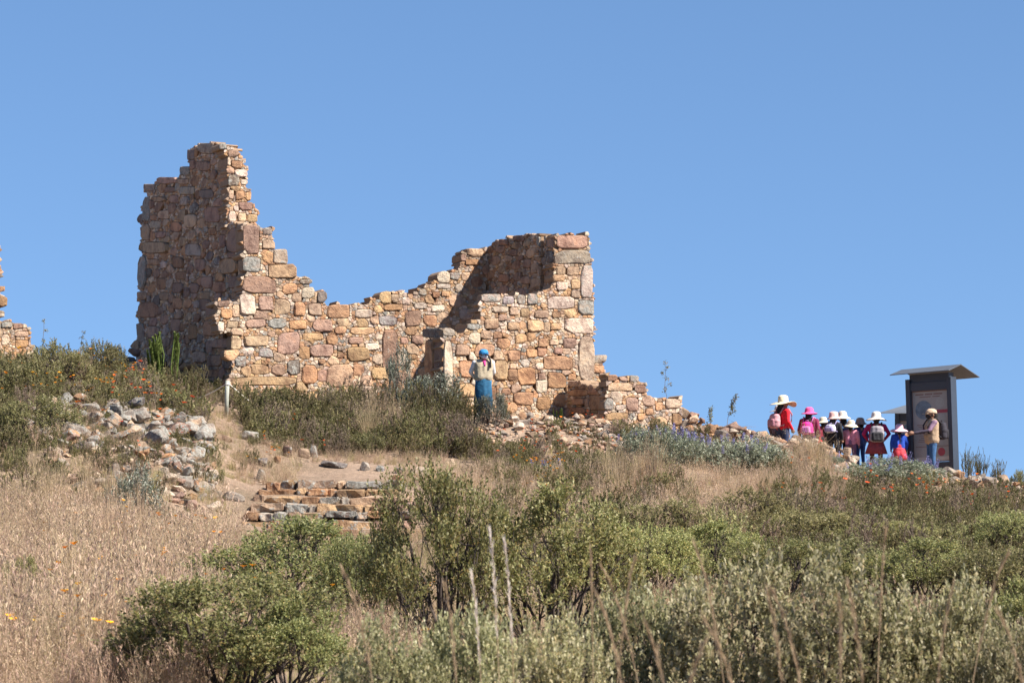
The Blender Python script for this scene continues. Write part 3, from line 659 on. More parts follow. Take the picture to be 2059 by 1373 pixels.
def blob(name, prims, parent, voxel=.013, smooth_it=4, mat=None):
    """prims: (a, b, ra, rb, colour[, ellipsoid scale]) tapered capsules fused by a voxel remesh into one skin"""
    bm = bmesh.new()
    for p in prims:
        a, b, ra, rb = np.array(p[0], float), np.array(p[1], float), p[2], p[3]; sc = np.array(p[5] if len(p) > 5 else (1, 1, 1), float)
        pts = np.r_[ico()*ra*sc+a, ico()*rb*sc+b] if np.abs(a-b).max() > 1e-4 else ico()*ra*sc+a
        vs2 = [bm.verts.new(q) for q in pts]
        r = bmesh.ops.convex_hull(bm, input=vs2)
        dead = {g for k in ('geom_interior', 'geom_unused') for g in r[k] if isinstance(g, bmesh.types.BMVert)}
        bmesh.ops.delete(bm, geom=list(dead), context='VERTS')
    bmesh.ops.recalc_face_normals(bm, faces=bm.faces[:])
    m0 = bpy.data.meshes.new('tmp'); bm.to_mesh(m0); bm.free()
    o = bpy.data.objects.new('tmp', m0); C.objects.link(o)
    md = o.modifiers.new('r', 'REMESH'); md.mode = 'VOXEL'; md.voxel_size = voxel
    ms = o.modifiers.new('s', 'SMOOTH'); ms.factor = .5; ms.iterations = smooth_it
    dc = o.modifiers.new('d', 'DECIMATE'); dc.ratio = .35
    dg = bpy.context.evaluated_depsgraph_get(); m = bpy.data.meshes.new_from_object(o.evaluated_get(dg)); m.name = name
    bpy.data.objects.remove(o); bpy.data.meshes.remove(m0)
    V = np.empty(len(m.vertices)*3, 'f'); m.vertices.foreach_get('co', V); V = V.reshape(-1, 3)
    best = np.full(len(V), 1e9); colv = np.ones((len(V), 4), 'f')
    for p in prims:
        a, b = np.array(p[0], float), np.array(p[1], float); ab = b-a; L = (ab**2).sum()
        tt = np.clip(((V-a)@ab)/L, 0, 1) if L > 1e-8 else np.zeros(len(V))
        sc = np.array(p[5] if len(p) > 5 else (1, 1, 1), float)
        d = np.linalg.norm((V-(a+tt[:, None]*ab))/sc, axis=1)-(p[2]+(p[3]-p[2])*tt)
        k = d < best; best[k] = d[k]; colv[k, :3] = p[4]
    at_ = m.color_attributes.new('col', 'FLOAT_COLOR', 'POINT'); at_.data.foreach_set('color', colv.ravel())
    m.materials.clear(); m.materials.append(mat or M_CLOTH); m.polygons.foreach_set('use_smooth', [True]*len(m.polygons))
    return obj(name, m, parent)
def lathe(name, prof, parent, col, loc=(0, 0, 0), n=28, wave=None, sc=(1, 1), fold=0):
    v = []; f = []
    for i, (r, z) in enumerate(prof):
        for k in range(n):
            a = 2*math.pi*k/n; dz = wave(a, i/(len(prof)-1), r) if wave else 0
            rf = r*(1+fold*(math.sin(7*a+.6)+.5*math.sin(11*a))*i/(len(prof)-1))
            v.append((loc[0]+rf*math.cos(a)*sc[0], loc[1]+rf*math.sin(a)*sc[1], loc[2]+z+dz))
    for i in range(len(prof)-1):
        for k in range(n): f.append((i*n+k, i*n+(k+1) % n, (i+1)*n+(k+1) % n, (i+1)*n+k))
    m = mesh(name, v, f, M_CLOTH, True, np.tile(np.r_[col, 1], (len(v), 1)))
    o = obj(name, m, parent); md = o.modifiers.new('t', 'SOLIDIFY'); md.thickness = .006
    return o
SKIN = (.30, .16, .10); HAIR = (.012, .009, .008)
def hand(wr, d, side, col):
    """palm, four unequal curled fingers and a thumb off the side of the palm"""
    d = Vector(d).normalized(); wr = Vector(wr); sidev = d.cross(Vector((side, 0, 0))); sidev = sidev.normalized() if sidev.length > .1 else Vector((0, 1, 0))
    nrm = d.cross(sidev).normalized(); P = []
    palm = wr+d*.075; P.append((wr, palm, .026, .030, col)); P.append((wr+d*.03+sidev*.015, palm+sidev*.02, .022, .022, col)); P.append((wr+d*.03-sidev*.015, palm-sidev*.02, .022, .022, col))
    for k, L in enumerate((.034, .042, .038, .028)):
        b = palm+sidev*(.03-.02*k); m_ = b+d*L+nrm*.006; P += [(b, m_, .0115, .011, col), (m_, m_+d*L*.7+nrm*.022, .011, .009, col)]
    tb = wr+d*.03+sidev*.03; P += [(tb, tb+d*.03+sidev*.025, .013, .012, col), (tb+d*.03+sidev*.025, tb+d*.06+sidev*.024+nrm*.01, .012, .010, col)]
    return P
def person(label, px, D, H, head, top, legs, shoes=(.03, .025, .02), arms=None, skirt=None, turn=0, group=None, skin=SKIN, z=None, under=None, bulk=1.3):
    X = xpx(px, D); zg = g1(X, D) if z is None else z
    t = empty('person', (X, D, zg), math.radians(head), label, 'person', group); kid = H < 1.48
    s_ = H/1.70; t.scale = (bulk, bulk, 1)
    under = under or top
    P = []
    for sx in (-1, 1):
        hip, kn, an = (.085*sx, 0, .90), (.095*sx, -.015, .49), (.095*sx, .02, .09)
        P += [(hip, kn, .088, .062, legs), (kn, an, .060, .045, legs), (an, (.10*sx, -.13, .045), .048, .038, shoes), ((.10*sx, -.07, .04), (.105*sx, -.16, .035), .042, .034, shoes)]
        P += [((.06*sx, 0, .95), (.07*sx, 0, 1.12), .115, .10, top if not skirt else top), ((.07*sx, 0, 1.12), (.095*sx, .0, 1.34), .10, .095, top)]
        sh = (.175*sx, .0, 1.375)
        el, wr = (arms or {}).get(sx, ((.235*sx, .03, 1.10), (.225*sx, -.06, .87)))
        P += [((.08*sx, 0, 1.40), sh, .06, .062, top), (sh, el, .060, .047, top), (el, wr, .046, .034, under)]
        P += hand(wr, Vector(wr)-Vector(el), sx, skin)
    P += [((0, 0, .92), (0, 0, .98), .12, .12, legs), ((0, .01, 1.36), (0, -.005, 1.52), .062, .052, skin)]
    R_ = Matrix.Rotation(math.radians(turn), 3, 'Z')
    hk = 1.16 if kid else 1.04
    def h(p): q = R_ @ Vector(p); return (q.x*hk, q.y*hk-.012, 1.47+(q.z-1.50)*hk)
    P += [(h((0, 0, 1.605)), h((0, 0, 1.605)), .1*hk, .1*hk, skin, (.80, .98, 1.10)), (h((0, -.035, 1.555)), h((0, -.05, 1.535)), .06, .045, skin), (h((0, -.098, 1.60)), h((0, -.112, 1.575)), .014, .017, skin)]
    for sx in (-1, 1): P.append((h((.083*sx, .01, 1.60)), h((.085*sx, .012, 1.575)), .017, .013, skin))
    P = [(tuple(Vector(p[0])*s_), tuple(Vector(p[1])*s_), p[2]*s_, p[3]*s_, *p[4:]) for p in P]
    blob('body', P, t, .0125)
    # face: eyes, brows and mouth as thin pieces on the head
    fm = MB()
    for sx in (-1, 1):
        for (x, y, z_, rx, rz) in ((.034*sx, -.103, 1.612, .014, .008),):
            c = Vector(h((x, y, z_)))*s_; fm.box(c, (rx*2*s_, .012*s_, rz*2*s_), R_)
        c = Vector(h((.034*sx, -.106, 1.638)))*s_; fm.box(c, (.036*s_, .012*s_, .007*s_), R_)
    c = Vector(h((0, -.108, 1.545)))*s_; fm.box(c, (.045*s_, .014*s_, .009*s_), R_)
    o = fm.build('face_features', M_CLOTH, t, True, .002*s_, col=None)
    a_ = o.data.color_attributes.new('col', 'FLOAT_COLOR', 'POINT'); a_.data.foreach_set('color', [.03, .015, .012, 1]*len(o.data.vertices))
    if skirt:
        c, z0, r0 = skirt
        lathe('skirt', [(.125*s_, .94*s_), (.145*s_, .88*s_), (.175*s_, .76*s_), (r0*.92*s_, z0*s_)], t, c, n=44, sc=(1.05, .85), fold=.06)
    t['_s'] = 0; del t['_s']
    return t, s_, h
def hkof(h): return Vector(h((1, 0, 0))).xy.length
def hair(t, s_, h, length=.0, braid=None, col=HAIR, two=False):
    P = [(h((0, .02, 1.635)), h((0, .02, 1.635)), .104*hkof(h), .104*hkof(h), col, (.84, .96, .98)), (h((0, .06, 1.58)), h((0, .065, 1.50)), .075, .055, col)]
    if length: P += [(h((0, .075, 1.52)), (0, .10, 1.52-length), .07, .045, col), (h((.03, .07, 1.52)), (.03, .105, 1.50-length), .05, .03, col), (h((-.03, .07, 1.52)), (-.03, .105, 1.50-length), .05, .03, col)]
    if braid is not None:
        q = [Vector(p) for p in braid]
        for a, b in zip(q, q[1:]):
            n_ = 4
            for k in range(n_): P.append((tuple(a.lerp(b, k/n_)), tuple(a.lerp(b, (k+.7)/n_)), .024, .018, col))
    P = [(tuple(Vector(p[0])*s_), tuple(Vector(p[1])*s_), p[2]*s_, p[3]*s_, *p[4:]) for p in P]
    blob('hair', P, t, .014, 2)
def hat(t, s_, h, col, brim=.19, crown=.125, droop=.02, band=None, seed=1, top=.07, wavy=.015, tilt=None):
    c = Vector(h((0, .005, 1.655)))*s_; R = random.Random(seed); ph = R.uniform(0, 6.28)
    k = s_*(1.1 if hkof(h) > 1.1 else 1.0)
    crown *= 1.12
    prof = [(.004*k, crown*k), (top*.6*k, (crown-.003)*k), (top*.95*k, (crown-.016)*k), ((top+.018)*k, (crown-.045)*k), (.098*k, .03*k), (.106*k, -.015*k), (brim*.72*k, -.02*k-droop*.35*k), (brim*.9*k, -.025*k-droop*.8*k), (brim*k, -.03*k-droop*1.2*k)]
    o = lathe('hat', prof, t, col, c, 30, lambda a, q, r: (wavy*math.sin(2*a+ph)+wavy*.5*math.sin(3*a+ph*2))*max(0, (r-.1*k)/(.1*k))*k, (1, 1.08))
    if band is not None: lathe('hat_band', [(.1015*k, .004*k), (.0965*k, .034*k)], t, band, c, 30, None, (1.01, 1.09))
    return o
def cap(t, s_, h, col, fwd=(0, -1), peak=None):
    c = Vector(h((0, .0, 1.63)))*s_; k = s_
    lathe('cap', [(.004*k, .115*k), (.05*k, .108*k), (.085*k, .075*k), (.10*k, .02*k), (.101*k, -.01*k)], t, col, c, 26, None, (.92, 1.1))
    m_ = MB(); ring1, ring2 = [], []
    f = Vector(h((0, -1, 0))); f.y += .012; f.z = 0; f.normalize(); sd_ = Vector((-f.y, f.x, 0))
    pts = []
    for i in range(9):
        a = -1.15+2.3*i/8; pts.append(c+(f*math.cos(a)*.105+sd_*math.sin(a)*.092)*k)
    for i in range(9)[::-1]:
        a = -1.15+2.3*i/8; pts.append(c+(f*(.06+math.cos(a)*.125)+sd_*math.sin(a)*.08)*k+Vector((0, 0, -.015*k)))
    m_.prism([p-Vector((0, 0, .006*k)) for p in pts], pts)
    pc = peak or col
    m_.build('cap_peak', M_CLOTH, t, False, col=np.tile(np.r_[pc, 1], (len(m_.v), 1)))
def mask(t, s_, h, col):
    P = [(h((0, -.05, 1.555)), h((0, -.062, 1.57)), .068, .056, col, (1.02, 1, 1)), (h((.07, -.0, 1.575)), h((-.07, -.0, 1.575)), .026, .026, col)]
    P = [(tuple(Vector(p[0])*s_), tuple(Vector(p[1])*s_), p[2]*s_, p[3]*s_, *p[4:]) for p in P]
    blob('face_mask', P, t, .011, 2)
def vest(t, s_, col, z0=.93, fat=.018, pockets=True):
    P = []
    for sx in (-1, 1):
        P += [((.06*sx, 0, z0+.06), (.07*sx, 0, 1.12), .118+fat, .10+fat, col), ((.07*sx, 0, 1.12), (.09*sx, 0, 1.33), .10+fat, .095+fat, col), ((.075*sx, 0, 1.40), (.13*sx, 0, 1.385), .062+fat*.6, .064+fat*.6, col)]
        P += [((0, 0, z0+.05), (0, 0, 1.30), .112+fat, .10+fat, col)]
        if pockets: P += [((.075*sx, -.10, 1.02), (.075*sx, -.10, 1.06), .05, .05, tuple(x*.85 for x in col)), ((.085*sx, -.095, 1.24), (.085*sx, -.095, 1.27), .035, .035, tuple(x*.85 for x in col))]
    P = [(tuple(Vector(p[0])*s_), tuple(Vector(p[1])*s_), p[2]*s_, p[3]*s_, *p[4:]) for p in P]
    blob('vest', P, t, .016, 3)
def backpack(label, t, s_, col, col2=None, w=.30, hgt=.40, dep=.15, zc=1.17, yb=.19, pocket=True, group='backpacks carried by the visitors', bend=0):
    """a bag of its own at the wearer's back, straps over the shoulders"""
    col2 = col2 or tuple(x*.7 for x in col)
    b = empty('backpack', t.location+Matrix.Rotation(t.rotation_euler.z, 3, 'Z') @ Vector((0, yb*s_*t.scale.x, (zc-hgt/2)*s_)), t.rotation_euler.z, label, 'backpack', group); b.scale = t.scale
    def part(name, prims): blob(name, [(tuple(Vector(p[0])*s_), tuple(Vector(p[1])*s_), p[2]*s_, p[3]*s_, *p[4:]) for p in prims], b, .014, 3)
    r = dep*.48; x, z1 = w/2-r, hgt-r
    part('bag_body', [((-x, 0, r), (x, 0, r), r, r, col), ((-x, 0, z1*.6), (x, 0, z1*.6), r*1.05, r*1.05, col), ((-x*.8, -.01, z1), (x*.8, -.01, z1), r*.9, r*.9, col), ((-x, 0, r), (-x*.85, -.01, z1*.9), r, r*.95, col), ((x, 0, r), (x*.85, -.01, z1*.9), r, r*.95, col), ((0, 0, r), (0, 0, z1), r, r, col)])
    if pocket: part('front_pocket', [((-x, r*.75, r*.9), (x, r*.75, r*.9), r*.6, r*.6, col2), ((-x*.95, r*.75, hgt*.52), (x*.95, r*.75, hgt*.52), r*.58, r*.58, col2), ((-x, r*.75, r), (-x*.95, r*.75, hgt*.5), r*.6, r*.6, col2), ((x, r*.75, r), (x*.95, r*.75, hgt*.5), r*.6, r*.6, col2), ((0, r*.75, r), (0, r*.75, hgt*.5), r*.62, r*.62, col2)])
    for sx in (-1, 1):
        m_ = MB(); q = Vector((0, -yb, -(zc-hgt/2)))
        pts = [Vector((.10*sx, -.05, hgt*.85)), q+Vector((.115*sx, .06, 1.475)), q+Vector((.125*sx, -.06, 1.45)), q+Vector((.14*sx, -.135, 1.30)), q+Vector((.15*sx, -.115, 1.10)), Vector((.13*sx, -.06, .06))]
        m_.tube([p*s_ for p in pts], .018*s_, 6); m_.build('strap', M_CLOTH, b, True, col=np.tile(np.r_[col2, 1], (len(m_.v), 1)))
    m_ = MB(); m_.tube([Vector(p)*s_ for p in ((-.04, -.02, hgt-.03), (-.03, -.02, hgt+.03), (.03, -.02, hgt+.03), (.04, -.02, hgt-.03))], .010*s_, 6); m_.build('carry_loop', M_CLOTH, b, True, col=np.tile(np.r_[col2, 1], (len(m_.v), 1)))
    return b
GRP = 'visitors gathered at the information board'
# guard before the block wall, hands behind the back
t, s_, h = person('person in blue cap, beige vest, white mask and blue trousers before the ruin wall', 972, 71.2, 1.60, 12, srgb('#d8d6d2'), srgb('#1d6f95'), arms={-1: ((-.245, .08, 1.12), (-.13, .16, .95)), 1: ((.225, .08, 1.12), (.10, .17, .94))}, turn=12)
hair(t, s_, h, braid=[(.085, -.06, 1.56), (.12, -.12, 1.42), (.115, -.14, 1.22)]); mask(t, s_, h, (.72, .72, .74)); vest(t, s_, srgb('#a89a80'), pockets=False); cap(t, s_, h, srgb('#2a7fb0'))
blob('scarf', [(tuple(Vector(a)*s_), tuple(Vector(b)*s_), r1*s_, r2*s_, srgb('#d63a86')) for a, b, r1, r2 in (((-.05, -.035, 1.40), (.05, -.035, 1.40), .034, .034), ((0, -.085, 1.38), (.01, -.115, 1.29), .03, .02))], t, .013, 2)
lathe('wide_trousers', [(.12*s_, 1.0*s_), (.145*s_, .9*s_), (.16*s_, .6*s_), (.175*s_, .16*s_)], t, srgb('#12506f'), n=44, sc=(1.05, .8), fold=.07)
# woman with straw hat
t, s_, h = person('person in red sweater and big straw hat seen from the side', 1574, 77.4, 1.66, 118, srgb('#d81428'), srgb('#22304f'), group=GRP, arms={-1: ((-.22, .02, 1.10), (-.17, -.12, .90)), 1: ((.22, .0, 1.10), (.20, -.07, .86))})
hair(t, s_, h, .22); hat(t, s_, h, srgb('#dccdab'), .27, .17, .02, srgb('#d8c7a4'), 4, .075, .03)
backpack('dusty pink backpack worn over the red sweater', t, s_, srgb('#c48f93'), srgb('#a9737c'), .32, .42, .19, 1.12, .21)
# companion hidden behind
t, s_, h = person('person mostly hidden behind the red sweater, white hat brim showing', 1566, 78.9, 1.50, 150, srgb('#5c4a50'), srgb('#2c2f3a'), group=GRP)
hair(t, s_, h, .2); hat(t, s_, h, srgb('#cdbfb4'), .22, .12, .02, srgb('#d692a8'), 5)
# pink hat
t, s_, h = person('person in burgundy sweater and bright pink hat with long black hair', 1627, 77.6, 1.50, 158, srgb('#7d1a44'), srgb('#5a4a6c'), group=GRP, arms={1: ((.24, .02, 1.08), (.24, -.1, .86))})
hair(t, s_, h, .26); hat(t, s_, h, srgb('#e0568f'), .19, .13, .025, srgb('#f0b4c8'), 7)
backpack('magenta backpack worn by the person in the pink hat', t, s_, srgb('#dd2f8f'), srgb('#c77fb4'), .31, .40, .2, 1.14, .20)
m_ = blob('bag', [((0, 0, .12), (0, 0, .30), .10, .085, srgb('#d2202c'), (1, .7, 1)), ((-.03, 0, .08), (.04, 0, .08), .085, .085, srgb('#b81a26'), (1, .7, 1)), ((0, 0, .36), (.0, 0, .42), .03, .03, srgb('#b81a26'))], None, .013, 3)
m_.location = at(1648, 912, 76.6); tag(m_, 'small red cloth bag hanging beside the burgundy sweater', 'bag')
# small child between
t, s_, h = person('small child in cream hat peeking out behind the burgundy sweater', 1655, 79.2, 1.22, 170, srgb('#8a2038'), srgb('#3a3040'), group=GRP)
hair(t, s_, h); hat(t, s_, h, srgb('#cfc4aa'), .18, .12, .03, None, 9)
t, s_, h = person('child in black clothes and dusty pink bucket hat', 1676, 77.8, 1.36, 148, srgb('#1c1a20'), srgb('#17161c'), group=GRP)
hair(t, s_, h, .1); hat(t, s_, h, srgb('#d8b4a8'), .155, .13, .05, None, 11, .08)
backpack('white backpack with lilac pocket worn by the child in black', t, s_, srgb('#c9c5d2'), srgb('#9a92b8'), .32, .30, .18, 1.24, .2)
t, s_, h = person('child in blue denim jacket and cream hat beside the white backpack', 1694, 78.3, 1.40, 205, srgb('#33547c'), srgb('#1e222c'), group=GRP)
hair(t, s_, h, .1); hat(t, s_, h, srgb('#d2c8ba'), .19, .13, .045, None, 13)
t, s_, h = person('child in pink top and mauve trousers with floppy off-white hat', 1711, 77.8, 1.20, 160, srgb('#e090a0'), srgb('#7a5570'), group=GRP, arms={1: ((.24, -.02, 1.12), (.14, -.2, 1.05))})
hair(t, s_, h); hat(t, s_, h, srgb('#cdbfa6'), .20, .13, .06, None, 15)
t, s_, h = person('child in navy jacket and brown banded hat', 1730, 78.2, 1.26, 212, srgb('#2e3a66'), srgb('#34508a'), group=GRP)
hair(t, s_, h); hat(t, s_, h, srgb('#8f7468'), .165, .12, .05, srgb('#d9c2b0'), 17)
t, s_, h = person('child in magenta sweater and white floppy hat seen from behind', 1762, 77.4, 1.46, 178, srgb('#a81a52'), srgb('#5c3038'), group=GRP, skirt=(srgb('#8a3a42'), .5, .25), bulk=1.36, arms={-1: ((-.29, .02, 1.12), (-.19, -.13, .93)), 1: ((.29, .02, 1.12), (.19, -.13, .93))})
hair(t, s_, h); hat(t, s_, h, srgb('#d9cfc2'), .215, .135, .055, None, 19)
backpack('grey and black backpack on the child in magenta sweater', t, s_, srgb('#8e888c'), srgb('#2a2a2e'), .35, .52, .19, 1.12, .21)
t, s_, h = person('girl in bright blue sweater and red skirt with pale pink hat and braid', 1808, 77.2, 1.20, 182, srgb('#1746a8'), srgb('#b03038'), group=GRP, skirt=(srgb('#c03a44'), .42, .27))
hair(t, s_, h, braid=[(0, .11, 1.50), (0, .145, 1.30), (.005, .15, 1.05)]); hat(t, s_, h, srgb('#efb9c6'), .235, .135, .06, None, 21)
# guide
t, s_, h = person('guide in beige cap and vest pointing, jeans, black mask, by the board', 1874, 75.5, 1.74, -82, srgb('#7c6274'), srgb('#33587f'), group=GRP, under=srgb('#3a3240'),
                  arms={1: ((.23, -.12, 1.16), (.20, -.40, 1.10)), -1: ((-.24, -.10, 1.14), (-.10, -.42, 1.08))})
hair(t, s_, h); mask(t, s_, h, (.02, .02, .022)); vest(t, s_, srgb('#a58d72'), .86); cap(t, s_, h, srgb('#bda489'))
backpack('dark backpack on the guide by the information board', t, s_, srgb('#2c2830'), srgb('#1d1a20'), .32, .46, .17, 1.16, .21)

# ------------------------------------------------------------------ information boards
M_STEEL = plain('dark_slate_paint', (.035, .045, .06), .45, .2, 6); M_ROOF = plain('grey_roof_sheet', (.085, .095, .11), .55, .25, 8)
M_POSTER = plain('poster_print', (.31, .30, .275), .55, .18, 5); M_PRED = plain('poster_red_print', (.33, .05, .07), .5); M_PBLUE = plain('poster_photo_print', (.12, .17, .21), .5, .7, 9)
M_PPALE = plain('poster_pale_print', (.5, .46, .4), .55, .1, 8); M_PTXT = plain('poster_text_print', (.20, .115, .095), .5, .2); M_PGREY = plain('poster_grey_print', (.33, .33, .30), .55, .3, 30)
def board(label, base, ang, W_, H_, roll, roofw, full=True):
    """local x runs along the board (right end nearest the camera), front face looks along -y"""
    t = empty('information_board', base, ang, label, 'sign'); t.rotation_euler = (0, roll, ang)
    pw, pd = .13, .30
    for sx in (-1, 1):
        m_ = MB(); m_.box((sx*(W_/2-pw/2), 0, H_/2-.10), (pw, pd, H_+.4)); m_.build('post', M_STEEL, t, False, .008)
    m_ = MB(); m_.box((0, 0, H_-.11), (W_-2*pw-.004, pd*.8, .22)); m_.build('top_beam', M_STEEL, t, False, .006)
    m_ = MB(); m_.box((0, 0, .22), (W_-2*pw-.004, pd*.5, .54)); m_.build('bottom_panel', M_STEEL, t, False, .006)
    pz0, pz1 = .50, H_-.215; pwid = W_-2*pw-.006
    m_ = MB(); m_.box((0, .0, (pz0+pz1)/2), (pwid, .06, pz1-pz0)); p = m_.build('poster_panel', M_POSTER, t)
    def strip(x, z, w_, h_, mat, name='print_bar', y=-.0325): q = MB(); q.box((x*pwid, y, pz0+(pz1-pz0)*z), (w_*pwid, .003, h_*(pz1-pz0))); q.build(name, mat, p)
    def disc(x, z, r, mat, y=-.0325, name='print_picture'):
        q = MB(); pts = [(x*pwid+r*math.cos(a), y, pz0+(pz1-pz0)*z+r*math.sin(a)) for a in [2*math.pi*i/28 for i in range(28)]]
        q.prism([(a, b+.0015, c) for a, b, c in pts], [(a, b-.0015, c) for a, b, c in pts]); q.build(name, mat, p)
    strip(0, .99, 1, .012, M_PTXT); strip(0, .01, 1, .012, M_PTXT); strip(-.495, .5, .012, .96, M_PTXT); strip(.495, .5, .012, .96, M_PTXT)
    for i, (x, wd) in enumerate(((-.3, .22), (-.05, .2), (.2, .24))): strip(x, .945, wd, .018, M_PTXT, 'print_title')
    for i, (x, wd) in enumerate(((-.15, .3), (.15, .2))): strip(x, .91, wd, .012, M_PTXT, 'print_title')
    disc(-.2, .73, .27*W_/1.5, M_PBLUE); disc(.24, .82, .15*W_/1.5, M_PGREY); disc(.27, .60, .14*W_/1.5, M_PGREY)
    strip(.24, .70, .42, .045, M_PRED); strip(0, .04, .9, .06, M_PPALE)
    for k in range(10): strip(-.12+.02*(k % 3), .52-.026*k, .55-.05*(k % 4), .007, M_PTXT, 'print_text')
    strip(.0, .215, .9, .008, M_PTXT); disc(.25, .135, .12*W_/1.5, M_PRED); disc(-.2, .13, .14*W_/1.5, M_PGREY)
    return t
ang = -math.radians(38)
bz = at(1924, 966, 76.7)
L_ = 1.38
ctr = Vector((bz.x-math.cos(ang)*L_/2, bz.y-math.sin(ang)*L_/2, bz.z))
t = board('tall dark information board with poster and slanted roof beside the guide', ctr, ang, L_, 2.62, math.radians(-2.2), 1)
# roof: two folded sheets over the board
ti = (Matrix.Translation(t.location) @ t.rotation_euler.to_matrix().to_4x4()).inverted()
def rp(px, py, D): return ti @ at(px, py, D)
A, B = rp(1908, 745, 76.3), rp(1789, 755, 77.5); Rn, Rf = rp(1932, 733.5, 76.75), rp(1813, 744.5, 77.95); Cn, Cf = rp(1970, 759, 77.25), rp(1851, 769, 78.45)
up = Vector((0, 0, .02))
m_ = MB(); m_.prism([A, Rn, Rf, B], [A+up, Rn+up, Rf+up, B+up]); m_.build('roof_sheet', M_ROOF, t)
m_ = MB(); m_.prism([Rn+Vector((.003, 0, 0)), Cn, Cf, Rf], [Rn+up+Vector((.003, 0, 0)), Cn+up, Cf+up, Rf+up]); m_.build('roof_sheet', M_ROOF, t)
m_ = MB(); m_.box((.0, .05, 2.72), (L_*.86, .26, .24)); m_.build('roof_support', M_STEEL, t)
ang2 = -math.radians(20); b2 = at(1840, 955, 82)
t = board('smaller information board half hidden behind the tall one', b2, ang2, 1.1, 1.75, 0, 1)
ti = (Matrix.Translation(t.location) @ t.rotation_euler.to_matrix().to_4x4()).inverted()
A, B, Cc, Dd = rp(1768, 831, 81.2), rp(1826, 814, 82.2), rp(1900, 814, 82.8), rp(1842, 831, 81.6)
m_ = MB(); m_.prism([A, Dd, Cc, B], [A+up, Dd+up, Cc+up, B+up]); m_.build('roof_sheet', M_ROOF, t)
m_ = MB(); m_.box((0, 0, 1.83), (.9, .2, .18)); m_.build('roof_support', M_STEEL, t)

# ------------------------------------------------------------------ vegetation
def unit(a): return a/np.maximum(np.linalg.norm(a, axis=-1, keepdims=True), 1e-9)
def fast_mesh(name, v, nper, mat, smooth=False):
    """many separate faces with nper corners each"""
    v = np.asarray(v, 'f').reshape(-1, 3); nf = len(v)//nper; m = bpy.data.meshes.new(name)
    m.vertices.add(len(v)); m.vertices.foreach_set('co', v.ravel()); m.loops.add(nf*nper); m.loops.foreach_set('vertex_index', np.arange(nf*nper, dtype='i'))
    m.polygons.add(nf); m.polygons.foreach_set('loop_start', np.arange(nf, dtype='i')*nper)
    m.materials.append(mat); m.update(); m.validate(); return m
def leaves(pos, dirs, wide, L, W, R, droop=.0):
    L = (L*R.uniform(.65, 1.2, len(pos)))[:, None]; W = (W*R.uniform(.75, 1.2, len(pos)))[:, None]
    d = unit(dirs); w_ = unit(np.cross(d, wide)); n_ = np.cross(w_, d)
    mid = pos+d*L*.58
    return np.stack([pos, mid+w_*W+n_*W*.35, pos+d*L-np.array([0, 0, 1])*L*droop, mid-w_*W+n_*W*.35], 1)
def limb(mb, a, b, r0, r1, R, bend=.12, seg=4, n=4, up=.15):
    a, b = np.array(a), np.array(b); L = np.linalg.norm(b-a); pts = []
    off = R.normal(0, bend*L, 3); off[2] -= up*L*.5
    for i in range(seg+1):
        t = i/seg; pts.append(a+(b-a)*t+off*math.sin(math.pi*t)*.6+(R.normal(0, .015*L, 3) if 0 < i < seg else 0))
    mb.tube([Vector(p) for p in pts], [r0+(r1-r0)*i/seg for i in range(seg+1)], n, False)
    return pts
